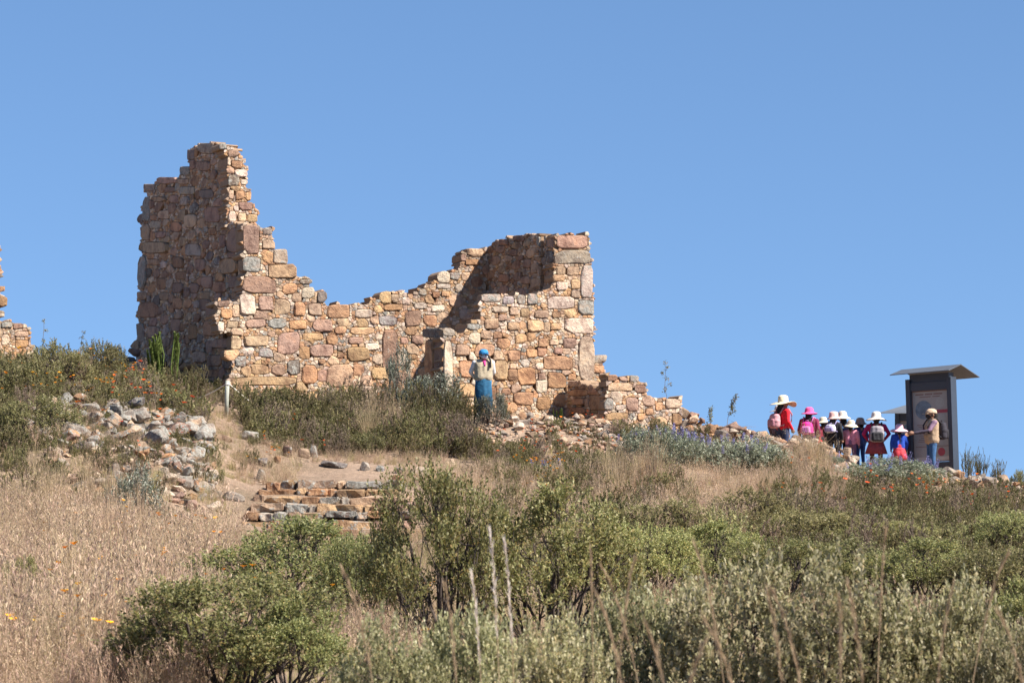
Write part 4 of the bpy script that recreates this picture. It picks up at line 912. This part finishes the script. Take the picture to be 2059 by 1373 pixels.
def make_shrub(seed, H, Rx, ntips, nleaf, L, W, leafmat, barkmat, nlobe=12, bare=.3, twig=.17, upright=.6, stemr=.022, lob=(.26, .42), r0=.35):
    R = RS(seed); mb = MB(); LV = []
    base = np.array([0, 0, -.12])
    lobes = []
    for i in range(nlobe):
        phi = 2.399*i+R.uniform(-.4, .4); th = math.asin(min(1, max(.02, (i+.5)/nlobe*.95+R.uniform(-.12, .12))))
        rr = R.uniform(.58, .80)
        c = np.array([math.cos(phi)*math.cos(th)*Rx*rr, math.sin(phi)*math.cos(th)*Rx*rr, H*(bare+(1-bare)*rr*math.sin(th)*1.05)])
        lobes.append((c, R.uniform(*lob)*Rx))
    per = ntips//nlobe
    for c, rad in lobes:
        st = base+np.array([R.normal(0, .07), R.normal(0, .07), 0])
        inner = c*np.array([.8, .8, .82]); path = limb(mb, st, inner, stemr*R.uniform(.8, 1.2), stemr*.5, R, .12, 5, 5, .3)
        k = 6; dirs = unit(R.normal(0, 1, (k, 3))+np.array([0, 0, .35])+unit(c[None]*[1, 1, .4])*.4)
        subs = inner+dirs*rad*.62
        for s3 in subs: limb(mb, path[R.randint(3, 6)], s3, stemr*.38, stemr*.2, R, .1, 3, 4, 0)
        d = unit(R.normal(0, 1, (per, 3))+np.array([0, 0, .3])+unit(c[None]*[1, 1, .5])*.35)
        tips = c+d*rad*(R.uniform(r0, 1.1, (per, 1)))*np.array([1, 1, .85])
        for j, tp_ in enumerate(tips):
            q = subs[np.argmin(((subs-tp_)**2).sum(1))]
            if j % 2 == 0: limb(mb, q, tp_, stemr*.17, stemr*.07, R, .08, 2, 3, 0)
        tdir = unit(d*.55+np.array([0, 0, upright])+R.normal(0, .25, (per, 3)))
        t = np.tile(np.linspace(.0, 1, nleaf), per); P0 = np.repeat(tips, nleaf, 0); TD = np.repeat(tdir, nleaf, 0)
        pos = P0+TD*((t-.55)*twig*R.uniform(.8, 1.25))[:, None]
        rv = R.normal(0, 1, pos.shape); perp = unit(np.cross(TD, rv)); LD = TD*R.uniform(.25, .95, (len(pos), 1))+perp*R.uniform(.55, 1.0, (len(pos), 1))
        LV.append(leaves(pos, LD, R.normal(0, .55, pos.shape)+np.array([.35, -.2, .9]), L, W, R))
    AL = np.concatenate(LV).reshape(-1, 3); fol = fast_mesh('foliage', AL, 4, leafmat)
    return mesh('stems', mb.v, mb.f, barkmat, True), fol, float(np.percentile(AL[:, 2], 99)), float(np.percentile(np.hypot(AL[:, 0], AL[:, 1]), 95))
def make_upright(seed, H, Rx, nstem, nneed, L, W, leafmat, barkmat, side=2, r=.006, lean=.5, hv=.55):
    """wiry shrub of many upright needle-clad stems"""
    R = RS(seed); mb = MB(); LV = []
    for i in range(nstem):
        a = R.uniform(0, 6.28); rr = math.sqrt(R.uniform(0, 1))*Rx
        b = np.array([math.cos(a)*rr*.35, math.sin(a)*rr*.35, -.05]); tp_ = np.array([math.cos(a)*rr, math.sin(a)*rr, H*R.uniform(hv, 1.0)*(1-.25*(rr/Rx)**2)])
        path = limb(mb, b, tp_, r, r*.4, R, .05, 4, 3, .1)
        segs = [(path[1], path[4], 1.0)]
        for s in range(side):
            q = path[R.randint(2, 5)]; e = q+np.array([R.normal(0, .18), R.normal(0, .18), R.uniform(.25, .5)])*H*.5; limb(mb, q, e, r*.5, r*.3, R, .05, 2, 3, 0); segs.append((q, e, .6))
        for (p, q, f) in segs:
            n_ = int(nneed*f); t = R.uniform(.05, 1.0, n_)[:, None]; pos = p+(q-p)*t; ax = unit((q-p)[None]).repeat(n_, 0)
            perp = unit(np.cross(ax, R.normal(0, 1, (n_, 3)))); LV.append(leaves(pos, ax*R.uniform(.5, 1.1, (n_, 1))+perp*lean, perp+R.normal(0, .4, (n_, 3)), L, W, R))
    return mesh('stems', mb.v, mb.f, barkmat, True), fast_mesh('foliage', np.concatenate(LV).reshape(-1, 3), 4, leafmat), H, Rx
def blades(R, n, H, spread, w_, lean=.35, seg=3, hvar=.4):
    out = []
    a = R.uniform(0, 6.28, n); r0 = np.sqrt(R.uniform(0, 1, n))*spread; b = np.c_[np.cos(a)*r0, np.sin(a)*r0, np.full(n, -.03)]
    h_ = H*R.uniform(1-hvar, 1.0, n); az_ = a+R.normal(0, .9, n); ln = np.abs(R.normal(0, lean, n)); dirv = np.c_[np.cos(az_), np.sin(az_), np.zeros(n)]
    side = np.c_[-np.sin(az_+R.normal(0, .8, n)), np.cos(az_), np.zeros(n)]; side = unit(side)
    prev = None
    for k in range(seg+1):
        t = k/seg; c = b+dirv*(h_*ln*t*t)[:, None]+np.array([0, 0, 1])*(h_*(t-.18*ln*t*t))[:, None]; ww = w_*(1-t*.85)
        cur = (c-side*ww, c+side*ww)
        if prev is not None: out.append(np.stack([prev[0], prev[1], cur[1], cur[0]], 1))
        prev = cur
    return np.concatenate(out).reshape(-1, 3), (b, dirv, h_, ln)
def grass_mesh(seed, n, H, spread, w_, mat, lean=.35, heads=0):
    R = RS(seed); v, (b, d, h_, ln) = blades(R, n, H, spread, w_, lean)
    if heads:
        k = R.choice(len(b), min(heads, len(b)), False)
        tip = b[k]+d[k]*(h_[k]*ln[k])[:, None]+np.array([0, 0, 1])*(h_[k]*(1-.18*ln[k]))[:, None]
        for j in range(7):
            o = tip-np.c_[np.zeros((len(k), 2)), R.uniform(0, .14, len(k))]*H*1.4; dd = R.normal(0, .5, (len(k), 3))+np.array([0, 0, 1.2])
            v = np.concatenate([v, leaves(o, dd, R.normal(0, 1, (len(k), 3)), .035, .004, R).reshape(-1, 3)])
    return fast_mesh('tuft', v, 4, mat)
def place(meshes, name, px, D, top, wpx, label, group=None, cat='shrub', rz=None):
    st, fo, H0, R0 = meshes; X = xpx(px, D); zg = g1(X, D); Ht = (HY-top)/F*D+EYE-zg; Wt = wpx/F*D
    t = empty(name, (X, D, zg), rnd.uniform(0, 6.28) if rz is None else rz, label, cat, group); sc = Wt/2/R0; t.scale = (sc, sc, max(.25, Ht/H0))
    obj('stems', st, t); obj('foliage', fo, t); return t

GA = [make_shrub(300+i, 1.5, 1.05, 1000, 19, .037, .0108, M_LEAF, M_BARK, 19, .26, lob=(.19, .33), r0=.45) for i in range(4)]
GB = [make_shrub(320+i, 1.3, 1.0, 1000, 16, .046, .0135, M_LEAFG, M_BARK, 17, .14) for i in range(4)]
GO = [make_shrub(340+i, 1.2, 1.0, 900, 15, .044, .013, M_OLIVE, M_BARK, 16, .12, .15) for i in range(3)]
GS = [make_shrub(360+i, 1.2, .8, 360, 16, .05, .013, M_SILV, M_BARKT, 10, .2, .2, .8) for i in range(2)]
GL = [make_shrub(380+i, .95, 1.05, 700, 16, .075, .012, M_LUP, M_BARKT, 15, .08, .22, .8, .016) for i in range(3)]
GH = [make_upright(400+i, 1.0, .5, 30, 120, .036, .0055, M_HEATH, M_BARKT, 3, .008) for i in range(4)]
SHR = 'leafy green shrubs of the foreground'
place(GA[0], 'leafy_shrub', 888, 26, 948, 310, 'tall green shrub in the centre with dark bare branches below', SHR)
place(GA[1], 'leafy_shrub', 1120, 26.6, 980, 380, 'broad green shrub with leaning dark branches, right of the central one', SHR)
place(GA[2], 'leafy_shrub', 600, 31, 1045, 390, 'green shrub in front of the stone steps', SHR)
place(GA[3], 'leafy_shrub', 465, 19.5, 1160, 460, 'pointed green bush at the bottom edge standing in the dry grass', SHR)
place(GA[0], 'leafy_shrub', 735, 29, 1075, 210, 'smaller green shrub between the steps and the central shrub', SHR)
place(GA[2], 'leafy_shrub', 370, 19.8, 1225, 270, 'low green bush leaning left at the side of the pointed bush', SHR)
place(GA[1], 'leafy_shrub', 580, 19.2, 1210, 250, 'low green bush filling the right side of the pointed bush', SHR)
place(GA[1], 'leafy_shrub', 50, 31, 1122, 130, 'small green bush in the dry grass at the left edge', SHR)
SHM = 'shrubs massed on the right-hand slope'
for i, (src, px, D, top, wd, lab) in enumerate([
    (GO[0], 1330, 46, 1008, 230, 'olive shrub below the blue-flowered bush nearest the centre'),
    (GO[1], 1500, 50, 985, 240, 'yellowish olive shrub under the second lupin bush'),
    (GO[2], 1640, 46, 1030, 230, 'olive shrub in the middle of the right slope below the dry grass'),
    (GA[2], 1790, 44, 1050, 240, 'green shrub below the orange flowers on the right slope'),
    (GO[0], 1930, 45, 1055, 230, 'olive shrub below the rubble at the right'),
    (GA[3], 2040, 42, 1030, 200, 'dark green shrub cut by the right edge, mid slope'),
    (GA[0], 1300, 34, 1055, 250, 'bright green shrub beside the broad leaning one'),
    (GA[1], 1440, 35, 1050, 250, 'green rounded shrub at mid right, second row'),
    (GA[3], 1580, 33, 1085, 260, 'green shrub behind the pale grey-green bushes'),
    (GO[1], 1720, 34, 1085, 270, 'olive rounded shrub in the second row right'),
    (GA[2], 1860, 33, 1085, 270, 'full green shrub in the second row far right'),
    (GO[2], 2000, 32, 1105, 240, 'olive shrub above the dark bush at the right edge'),
    (GA[1], 2060, 24, 1165, 220, 'dark green bush in the lower right corner'),
    (GB[0], 1290, 16.5, 1185, 300, 'pale grey-green bush left of the bottom right thicket'),
    (GB[1], 1470, 16, 1140, 400, 'pale grey-green bush with large leaves, tallest at bottom right'),
    (GB[2], 1690, 15.5, 1135, 420, 'wide pale grey-green bush crossed by dark bare branches'),
    (GB[3], 1890, 15.5, 1180, 330, 'pale grey-green bush right of the wide one'),
    (GB[0], 2040, 15, 1255, 260, 'pale grey-green bush cut by the bottom right corner'),
    (GB[2], 770, 14.5, 1255, 280, 'low pale bush at the bottom edge below the centre'),
    (GB[3], 940, 14.8, 1240, 280, 'low pale bush with upright tips at the bottom centre'),
    (GB[1], 1125, 14.2, 1255, 300, 'low pale bush at the bottom edge right of centre')]):
    place(src, 'leafy_shrub', px, D, top, wd, lab, SHM)
place(GS[0], 'silvery_shrub', 272, 52, 938, 130, 'grey-green shrub among the fallen rubble on the left slope', 'silvery shrubs')
place(GS[1], 'silvery_shrub', 870, 71.3, 752, 130, 'silvery bush hiding the foot of the doorway jamb', 'silvery shrubs')
place(GS[0], 'silvery_shrub', 800, 71.8, 700, 70, 'tall narrow silvery bush against the long wall', 'silvery shrubs')
place(GS[1], 'silvery_shrub', 992, 70.2, 792, 70, 'thin silvery branches in front of the blue trousers', 'silvery shrubs')
place(GO[0], 'olive_shrub', 70, 60, 800, 190, 'dark olive bush on the far left slope below the orange flowers', 'slope bushes')
place(GO[1], 'olive_shrub', 110, 70, 690, 150, 'broad leafy bush on the skyline at the left', 'slope bushes')
place(GO[2], 'olive_shrub', 205, 75, 690, 110, 'thin bush on the skyline left of the tall wall', 'slope bushes')
place(GO[0], 'olive_shrub', 15, 66, 715, 150, 'scrubby bush before the far wall fragment', 'slope bushes')
place(GA[0], 'olive_shrub', 2062, 73, 945, 60, 'green bush on the skyline at the right edge', 'slope bushes')
LG = 'lupin bushes with blue flower spikes'
def spike_mesh(seed):
    R = RS(seed); n = 70; t = R.uniform(0, 1, n); a = R.uniform(0, 6.28, n); r = .022*(1-t*.75); pos = np.c_[np.cos(a)*r, np.sin(a)*r, t*.22]
    return fast_mesh('flower_spike', leaves(pos, np.c_[np.cos(a), np.sin(a), np.full(n, .5)], R.normal(0, 1, (n, 3)), .035, .013, R).reshape(-1, 3), 4, M_FLB)
SPK = [spike_mesh(i) for i in range(4)]
for src, px, D, top, wd, nsp, lab in [(GL[0], 1328, 65.8, 862, 215, 40, 'large grey-green lupin bush with many blue flower spikes'), (GL[1], 1482, 66.8, 880, 195, 18, 'second lupin bush, greyer and with few blue spikes'),
                               (GL[2], 1790, 70.4, 922, 240, 26, 'lupin bush at the feet of the children'), (GL[0], 1110, 62.5, 942, 100, 6, 'small lupin plant among the dry grass at centre'), (GL[1], 1655, 72, 945, 80, 4, 'small lupin bush under the rubble ridge')]:
    t = place(src, 'lupin_bush', px, D, top, wd, lab, LG); H0, R0 = src[2], src[3]
    for k in range(nsp):
        a = rnd.uniform(0, 6.28); r = math.sqrt(rnd.random())*R0*.92; z = H0*(1.0-.45*(r/R0)**2)*rnd.uniform(.78, 1.03)
        o = obj('flower_spike', SPK[k % 4], t); o.location = (math.cos(a)*r, math.sin(a)*r, z-.05); s3 = rnd.uniform(.6, 1.05); o.scale = (s3/t.scale.x, s3/t.scale.y, s3/t.scale.z); o.rotation_euler = (rnd.uniform(-.25, .25), rnd.uniform(-.25, .25), 0)
HG = 'wiry dark bushes along the wall foot'
for i, (px, D, top, wd, lab) in enumerate([(545, 70.5, 790, 70, 'wiry dark bush right of the rope post'), (600, 69.5, 785, 80, 'wiry dark bush before the wall, third from the post'), (655, 70.5, 790, 70, 'wiry bush under the big rounded wall stone'), (705, 69.5, 785, 75, 'wiry bush under the tall upright wall slab'),
        (755, 70.5, 768, 75, 'dark bush left of the tall narrow silvery one'), (835, 70, 768, 80, 'dark bush between silvery bushes'), (905, 69.5, 775, 85, 'dark bush below the doorway jamb'), (950, 70.3, 800, 60, 'dark bush at the guard\'s side'), (1010, 70.6, 805, 40, 'small upright bush right of the guard'),
        (395, 71.5, 735, 60, 'dark bush before the shaded wall stub'), (350, 72.5, 730, 50, 'thin dark bush at the foot of the shaded wall'), (1945, 76, 905, 30, 'dead spiky bush right of the board'), (1972, 77, 908, 34, 'second dead spiky bush right of the board'), (2005, 77, 925, 36, 'small dead spiky bush on the right skyline')]):
    place(GH[i % 4], 'wiry_bush', px, D, top, wd, lab, HG)
SP = make_upright(450, 1.4, .33, 15, 330, .05, .010, M_SPIKE, M_SPIKE, 0, .018, .35, .72)
SP2 = make_upright(451, 1.0, .2, 6, 260, .05, .009, M_SPIKE, M_SPIKE, 0, .014, .35)
place(SP, 'spiky_stem_plant', 330, 74, 650, 90, 'tall plant with upright green needle-clad stems before the shaded wall', 'upright spiky plants', 'plant')
place(SP2, 'spiky_stem_plant', 383, 72.5, 745, 40, 'short upright spiky plant near the wall stub', 'upright spiky plants', 'plant')
place(SP2, 'spiky_stem_plant', 1122, 70.6, 810, 26, 'small spiky plant on the rubble under the block wall', 'upright spiky plants', 'plant')
# lone flower stalks against the sky
def stalk(px, D, top, lab, lean=.0, nb=5):
    R = RS(int(px)); X = xpx(px, D); zg = g1(X, D); Hs = (HY-top)/F*D+EYE-zg; t = empty('flower_stalk', (X, D, zg), 0, lab, 'plant', 'dry stalks against the sky')
    mb = MB(); e = np.array([lean*Hs, 0, Hs]); limb(mb, (0, 0, -.05), e, .012, .005, R, .02, 6, 4, 0)
    tips = [e]
    for k in range(nb):
        q = e*(.55+.4*k/nb); p = q+np.array([R.normal(0, .06), R.normal(0, .06), .1])*Hs*.5; limb(mb, q, p, .006, .003, R, .05, 2, 3, 0); tips.append(p)
    mb.build('stem', M_BARKT, t)
    pos = np.concatenate([np.array(q)+R.normal(0, .025, (26, 3)) for q in tips]); o = obj('seed_heads', fast_mesh('seed_heads', leaves(pos, R.normal(0, 1, pos.shape), R.normal(0, 1, pos.shape), .05, .012, R).reshape(-1, 3), 4, M_HEATH), t)
stalk(1336, 74.2, 728, 'thin dark seed stalk rising above the low wall', .01); stalk(1452, 74.4, 795, 'leaning leafy stalk on the skyline beside the low wall', .3, 9)
stalk(1425, 74.2, 820, 'shorter stalk beside the leaning leafy one', .1, 6); stalk(88, 78, 645, 'bare thin stalk above the far left bushes', .0, 2); stalk(160, 78, 668, 'thin stalk between skyline bushes', .1, 3)

def gn_scatter(name, pts, rots, scl, meshes, label, seed=0):
    m = bpy.data.meshes.new(name); m.from_pydata([tuple(p) for p in pts], [], [])
    a = m.attributes.new('rot', 'FLOAT_VECTOR', 'POINT'); a.data.foreach_set('vector', np.asarray(rots, 'f').ravel())
    a = m.attributes.new('scl', 'FLOAT_VECTOR', 'POINT'); a.data.foreach_set('vector', np.asarray(scl, 'f').ravel())
    a = m.attributes.new('idx', 'INT', 'POINT'); a.data.foreach_set('value', RS(seed).randint(0, len(meshes), len(pts)).astype('i'))
    o = obj(name, m); tag(o, label, name.replace('_', ' '), None, 'stuff')
    coll = bpy.data.collections.new(name+'_forms')
    for q in meshes:
        s = bpy.data.objects.new(name+'_form', q); coll.objects.link(s)
    g = bpy.data.node_groups.new(name, 'GeometryNodeTree'); g.interface.new_socket('Geometry', in_out='INPUT', socket_type='NodeSocketGeometry'); g.interface.new_socket('Geometry', in_out='OUTPUT', socket_type='NodeSocketGeometry')
    n = g.nodes; l = g.links; gi = n.new('NodeGroupInput'); go = n.new('NodeGroupOutput'); ci = n.new('GeometryNodeCollectionInfo'); ip = n.new('GeometryNodeInstanceOnPoints')
    ci.inputs['Collection'].default_value = coll; ci.inputs['Separate Children'].default_value = True; ci.inputs['Reset Children'].default_value = True
    def na(nm, ty): x = n.new('GeometryNodeInputNamedAttribute'); x.data_type = ty; x.inputs['Name'].default_value = nm; return x.outputs['Attribute']
    ip.inputs['Pick Instance'].default_value = True
    l.new(gi.outputs[0], ip.inputs['Points']); l.new(ci.outputs[0], ip.inputs['Instance']); l.new(na('idx', 'INT'), ip.inputs['Instance Index'])
    l.new(na('rot', 'FLOAT_VECTOR'), ip.inputs['Rotation']); l.new(na('scl', 'FLOAT_VECTOR'), ip.inputs['Scale']); l.new(ip.outputs[0], go.inputs[0])
    md = o.modifiers.new('scatter', 'NODES'); md.node_group = g
    return o
def zone(R, px0, px1, d0, d1, n):
    D = np.sqrt(R.uniform(d0*d0, d1*d1, n)); P = R.uniform(px0, px1, n); return P, D
def keep(P, D):
    k = ~((P > 462) & (P < 828) & (D > 52.8) & (D < 60.2))                      # the steps
    k &= ~((P > 600) & (P < 800) & (D >= 59.5) & (D < 63.6))                    # bare path
    k &= ~((P > 470) & (P < 900) & (D > 74)) & ~((P > 850) & (P < 1200) & (D > 71.8)) & ~((P > 270) & (P < 470) & (D > 76))
    k &= ~((P > 1235) & (P < 1560) & (D > 63.6) & (D < 68)) & ~((P > 1670) & (P < 1915) & (D > 67) & (D < 72.5)) & ~((P > 1575) & (P < 1700) & (D > 70.5) & (D < 73)) & ~((P > 1880) & (P < 2100) & (D > 68.5))
    k &= ~((P > 925) & (P < 1012) & (D > 66.5))
    k &= ~((P > 415) & (P < 500) & (D > 63) & (D < 71))
    k &= ~((P > 1120) & (P < 1385) & (D > 71.3)) & ~((P > 1530) & (P < 1960) & (D > 75))
    return k
def scatter(name, zones, meshes, label, seed, tilt=.12):
    R = RS(seed); PP, DD, SS = [], [], []
    for (px0, px1, d0, d1, n, s0, s1, *fr) in zones:
        P, D = zone(R, px0, px1, d0, d1, n); k = keep(P, D) if not fr else np.ones(n, bool); P, D = P[k], D[k]; PP.append(P); DD.append(D); SS.append(R.uniform(s0, s1, len(P)))
    P, D, Sx = np.concatenate(PP), np.concatenate(DD), np.concatenate(SS); X = (P-CX)/F*D
    nz = np.sin(X*2.1+1.3*np.sin(D*.9))*np.sin(D*1.35+1.7*np.sin(X*1.1))+.5*np.sin(X*5.3+D*2.2)*np.sin(D*3.9-X*1.6); Sx = Sx*(1+.28*nz)
    rots = np.c_[R.normal(0, tilt, len(P)), R.normal(0, tilt, len(P)), R.uniform(0, 6.28, len(P))]
    scl = np.c_[Sx*R.uniform(.85, 1.15, len(P)), Sx*R.uniform(.85, 1.15, len(P)), Sx*R.uniform(.75, 1.2, len(P))]
    return gn_scatter(name, np.c_[X, D, gz(X, D)-.01], rots, scl, meshes, label, seed)
# low heath: wiry undergrowth over the slopes
def joined(st_fo):
    st, fo = st_fo[0], st_fo[1]; m = bpy.data.meshes.new('heath_form'); bm = bmesh.new(); bm.from_mesh(st); k = len(bm.faces); bm.from_mesh(fo); bm.faces.ensure_lookup_table()
    for i, f in enumerate(bm.faces): f.material_index = 0 if i < k else 1
    m.materials.append(st.materials[0]); m.materials.append(fo.materials[0]); bm.to_mesh(m); bm.free(); return m
HF = [joined(make_upright(500+i, .45, .26, 15, 62, .032, .0050, M_HEATH, M_BARKT, 2, .005, .6)) for i in range(4)]+[joined(make_upright(510+i, .42, .25, 14, 52, .032, .0065, M_OLIVE, M_BARKT, 2, .005, .8)) for i in range(2)]+[joined(make_upright(520+i, .5, .24, 18, 30, .032, .0045, M_DRYH, M_BARKT, 3, .005, .6)) for i in range(1)]
scatter('heath_scrub', [(-120,330,53,59,110,.5,1.0),(-120,60,58,64,90,.7,1.2),(60,450,58,63.5,85,.4,.9),(-120,470,64,79,470,.6,1.5),(470,1000,65,73.5,520,.6,1.6),(430,560,60,66,25,.4,.8),(940,1270,61,66.5,110,.4,.95),(960,1270,66,71.5,55,.35,.7),(1000,1400,52,66,230,.5,1.0),(1240,1560,68.6,71,60,.5,.9),(1540,2150,50,72,560,.5,1.2),(1200,2150,34,50,280,.6,1.2),(860,1300,34,50,110,.5,1.0)],
        HF, 'low wiry olive-brown heath covering the hillside', 61)
GF = [grass_mesh(600+i, 34, .55, .10, .0028, M_GRASS, .32, 14) for i in range(5)]
scatter('dry_grass', [(-80,440,19,36,2000,.45,1.0),(-80,440,19,36,500,.9,1.5),(-120,470,34,53,2300,.45,1.0),(-120,470,34,53,500,.9,1.5),(-120,450,53,60,260,.4,.9),(400,900,22,34,700,.4,.75),(470,900,33,52.5,900,.3,.6),(860,1500,45,62,1300,.45,1.05),(470,900,60,66,800,.25,.7),(470,830,53,60.5,420,.12,.34,1),(50,450,58,64,260,.3,.75),(415,505,61,70.5,170,.25,.6,1),(1500,1700,62,70.5,260,.7,1.3),(1235,1560,60,67.5,260,.4,.8,1),(900,2100,20,34,500,.4,.7),(1575,2100,60,72,260,.4,.9)],
        GF, 'pinkish dry grass with fine seed heads', 62, .24)
GG = [grass_mesh(620+i, 36, .34, .11, .0035, M_GRASSG, .5) for i in range(4)]
scatter('green_grass', [(-80,500,21,30,1500,.5,1.1),(-80,450,28,50,900,.6,1.1),(400,2100,20,40,1300,.5,.9),(400,1500,40,66,1300,.4,.9),(-100,500,40,70,700,.5,1.0),(415,505,60,70.5,90,.4,.8,1)], GG, 'short yellow-green grass between the shrubs', 63, .15)
TF = [grass_mesh(640+i, 70, .95, .10, .004, M_STRAW, .28, 20) for i in range(3)]
scatter('straw_tussocks', [(-80,440,20,50,170,.42,.85),(430,830,44,52,20,.3,.5),(735,800,66,69,16,.8,1.1),(1210,1330,58,62,16,.9,1.2),(1600,1690,67,72,26,.8,1.2),(130,190,70,74,14,.6,.9),(60,240,52,56,20,.7,1.0),(1440,1560,60,66,12,.6,.9)], TF, 'pale tussocks of tall straw grass', 64, .06)
M_PEB = plain('pebble_stone', (.36, .26, .18), .95, .5, 3)
def peb(i):
    m = ROCKS[i].copy(); m.materials.clear(); m.materials.append(M_PEB); return m
scatter('pebbles', [(440,920,57.5,67,900,.02,.10),(440,560,60,70,200,.03,.14),(940,1300,60,72,500,.03,.12),(1380,1700,66,73,300,.03,.12),(0,460,53,64,500,.03,.14),(470,830,53,60.5,200,.02,.07,1)], [peb(i) for i in range(5)], 'small stones and gravel littering the bare soil', 67, .5)
# small flowers on thin stems
def flower_mesh(seed, mat, r=.032, H=.4):
    R = RS(seed); n = 6; out = []
    for q in range(2):
        c = np.array([R.normal(0, .05), R.normal(0, .05), H*R.uniform(.8, 1.1)]); a = np.arange(n)/n*6.283
        out.append(leaves(np.tile(c, (n, 1)), np.c_[np.cos(a), np.sin(a), np.full(n, .55)], np.tile([0, 0, 1.], (n, 1)), r*1.3, r*.55, R).reshape(-1, 3))
    return fast_mesh('flower_form', np.concatenate(out), 4, mat)
scatter('orange_wildflowers', [(1560,2060,58,73,60,.8,1.2),(1700,1900,66,71,22,.8,1.2),(960,1260,64,71,34,.8,1.2),(230,400,62,75,22,1,1.4),(100,420,57,62,12,.9,1.3),(470,700,60,68,10,.9,1.2)], [flower_mesh(700+i, M_FLO, .029, .5) for i in range(3)], 'small orange-red wildflowers dotted over the heath', 65)
scatter('yellow_wildflowers', [(-40,320,63,76,44,1,1.5),(0,460,20,46,60,.8,1.2),(1040,1130,58,63,26,.8,1.1),(480,720,57,64,14,.8,1.2),(420,1000,20,34,26,.7,1.0)], [flower_mesh(710+i, M_FLY, .029, .48) for i in range(3)], 'small yellow-orange wildflowers dotted in the grass', 66)
# tall flowering grass close to the camera
def plume(R, px_base, px_tip, top, D, col, mb, out, thick=1.0):
    X0, X1 = xpx(px_base, D), xpx(px_tip, D); z0 = g1(X0, D); z1 = (HY-top)/F*D+EYE; pts = []
    for i in range(13):
        t = i/12; pts.append(np.array([X0+(X1-X0)*t**1.7, D+R.normal(0, .002), z0+(z1-z0)*(1-(1-t)**1.25)]))
    mb.tube([Vector(p) for p in pts], [.0035*(1-.7*i/12) for i in range(13)], 4, False)
    n = 130; t = R.uniform(.6, 1.0, n); idx_ = t*12; i0 = np.minimum(idx_.astype(int), 11); P = np.array(pts); pos = P[i0]+(P[i0+1]-P[i0])*(idx_-i0)[:, None]; ax = unit(P[i0+1]-P[i0])
    w_ = .0042*thick*np.sin(np.pi*np.clip((t-.6)/.4, 0, 1))**.8
    pos = pos+R.normal(0, .45, (n, 3))*w_[:, None]
    out.append(leaves(pos, ax+R.normal(0, .14, (n, 3)), R.normal(0, 1, (n, 3)), .045, .0026*thick, R).reshape(-1, 3))
R = RS(77); mb = MB(); o1, o2 = [], []
for (b, tp_, top, D) in [(1012,985,1070,11.5),(1042,1014,1090,11.5),(978,948,1155,11.8)]: plume(R, b, tp_, top, D, 0, mb, o1, .5)
for (b, tp_, top, D) in [(1300,1200,1195,10),(1220,1275,1130,10.5),(1195,1188,1110,12),(935,895,1180,11),(790,690,1150,10.5),(1490,1398,1100,10.5),(1600,1545,1195,9.5),(1660,1555,1190,9.8),(1692,1688,1215,9.6),(1760,1705,1175,9.5),(1860,1915,1180,10.2),
                        (1920,2025,1115,11),(2120,2010,1235,9.5),(1760,1780,1070,12),(1330,1210,1140,11),(1560,1420,1250,9),(1400,1300,1260,9),(1300,1420,1285,8.6)]: plume(R, b, tp_, top, D, 1, mb, o2, .62)
t = tag(mb.build('grass_stalk_clump', M_STRAW), 'tall bowing grass stalks with seed heads rising close to the camera', 'grass', None, 'stuff')
q = obj('white_plumes', fast_mesh('white_plumes', np.concatenate(o1), 4, M_PLUME), t); q['kind'] = 'stuff'
q = obj('straw_plumes', fast_mesh('straw_plumes', np.concatenate(o2), 4, M_STRAW), t); q['kind'] = 'stuff'
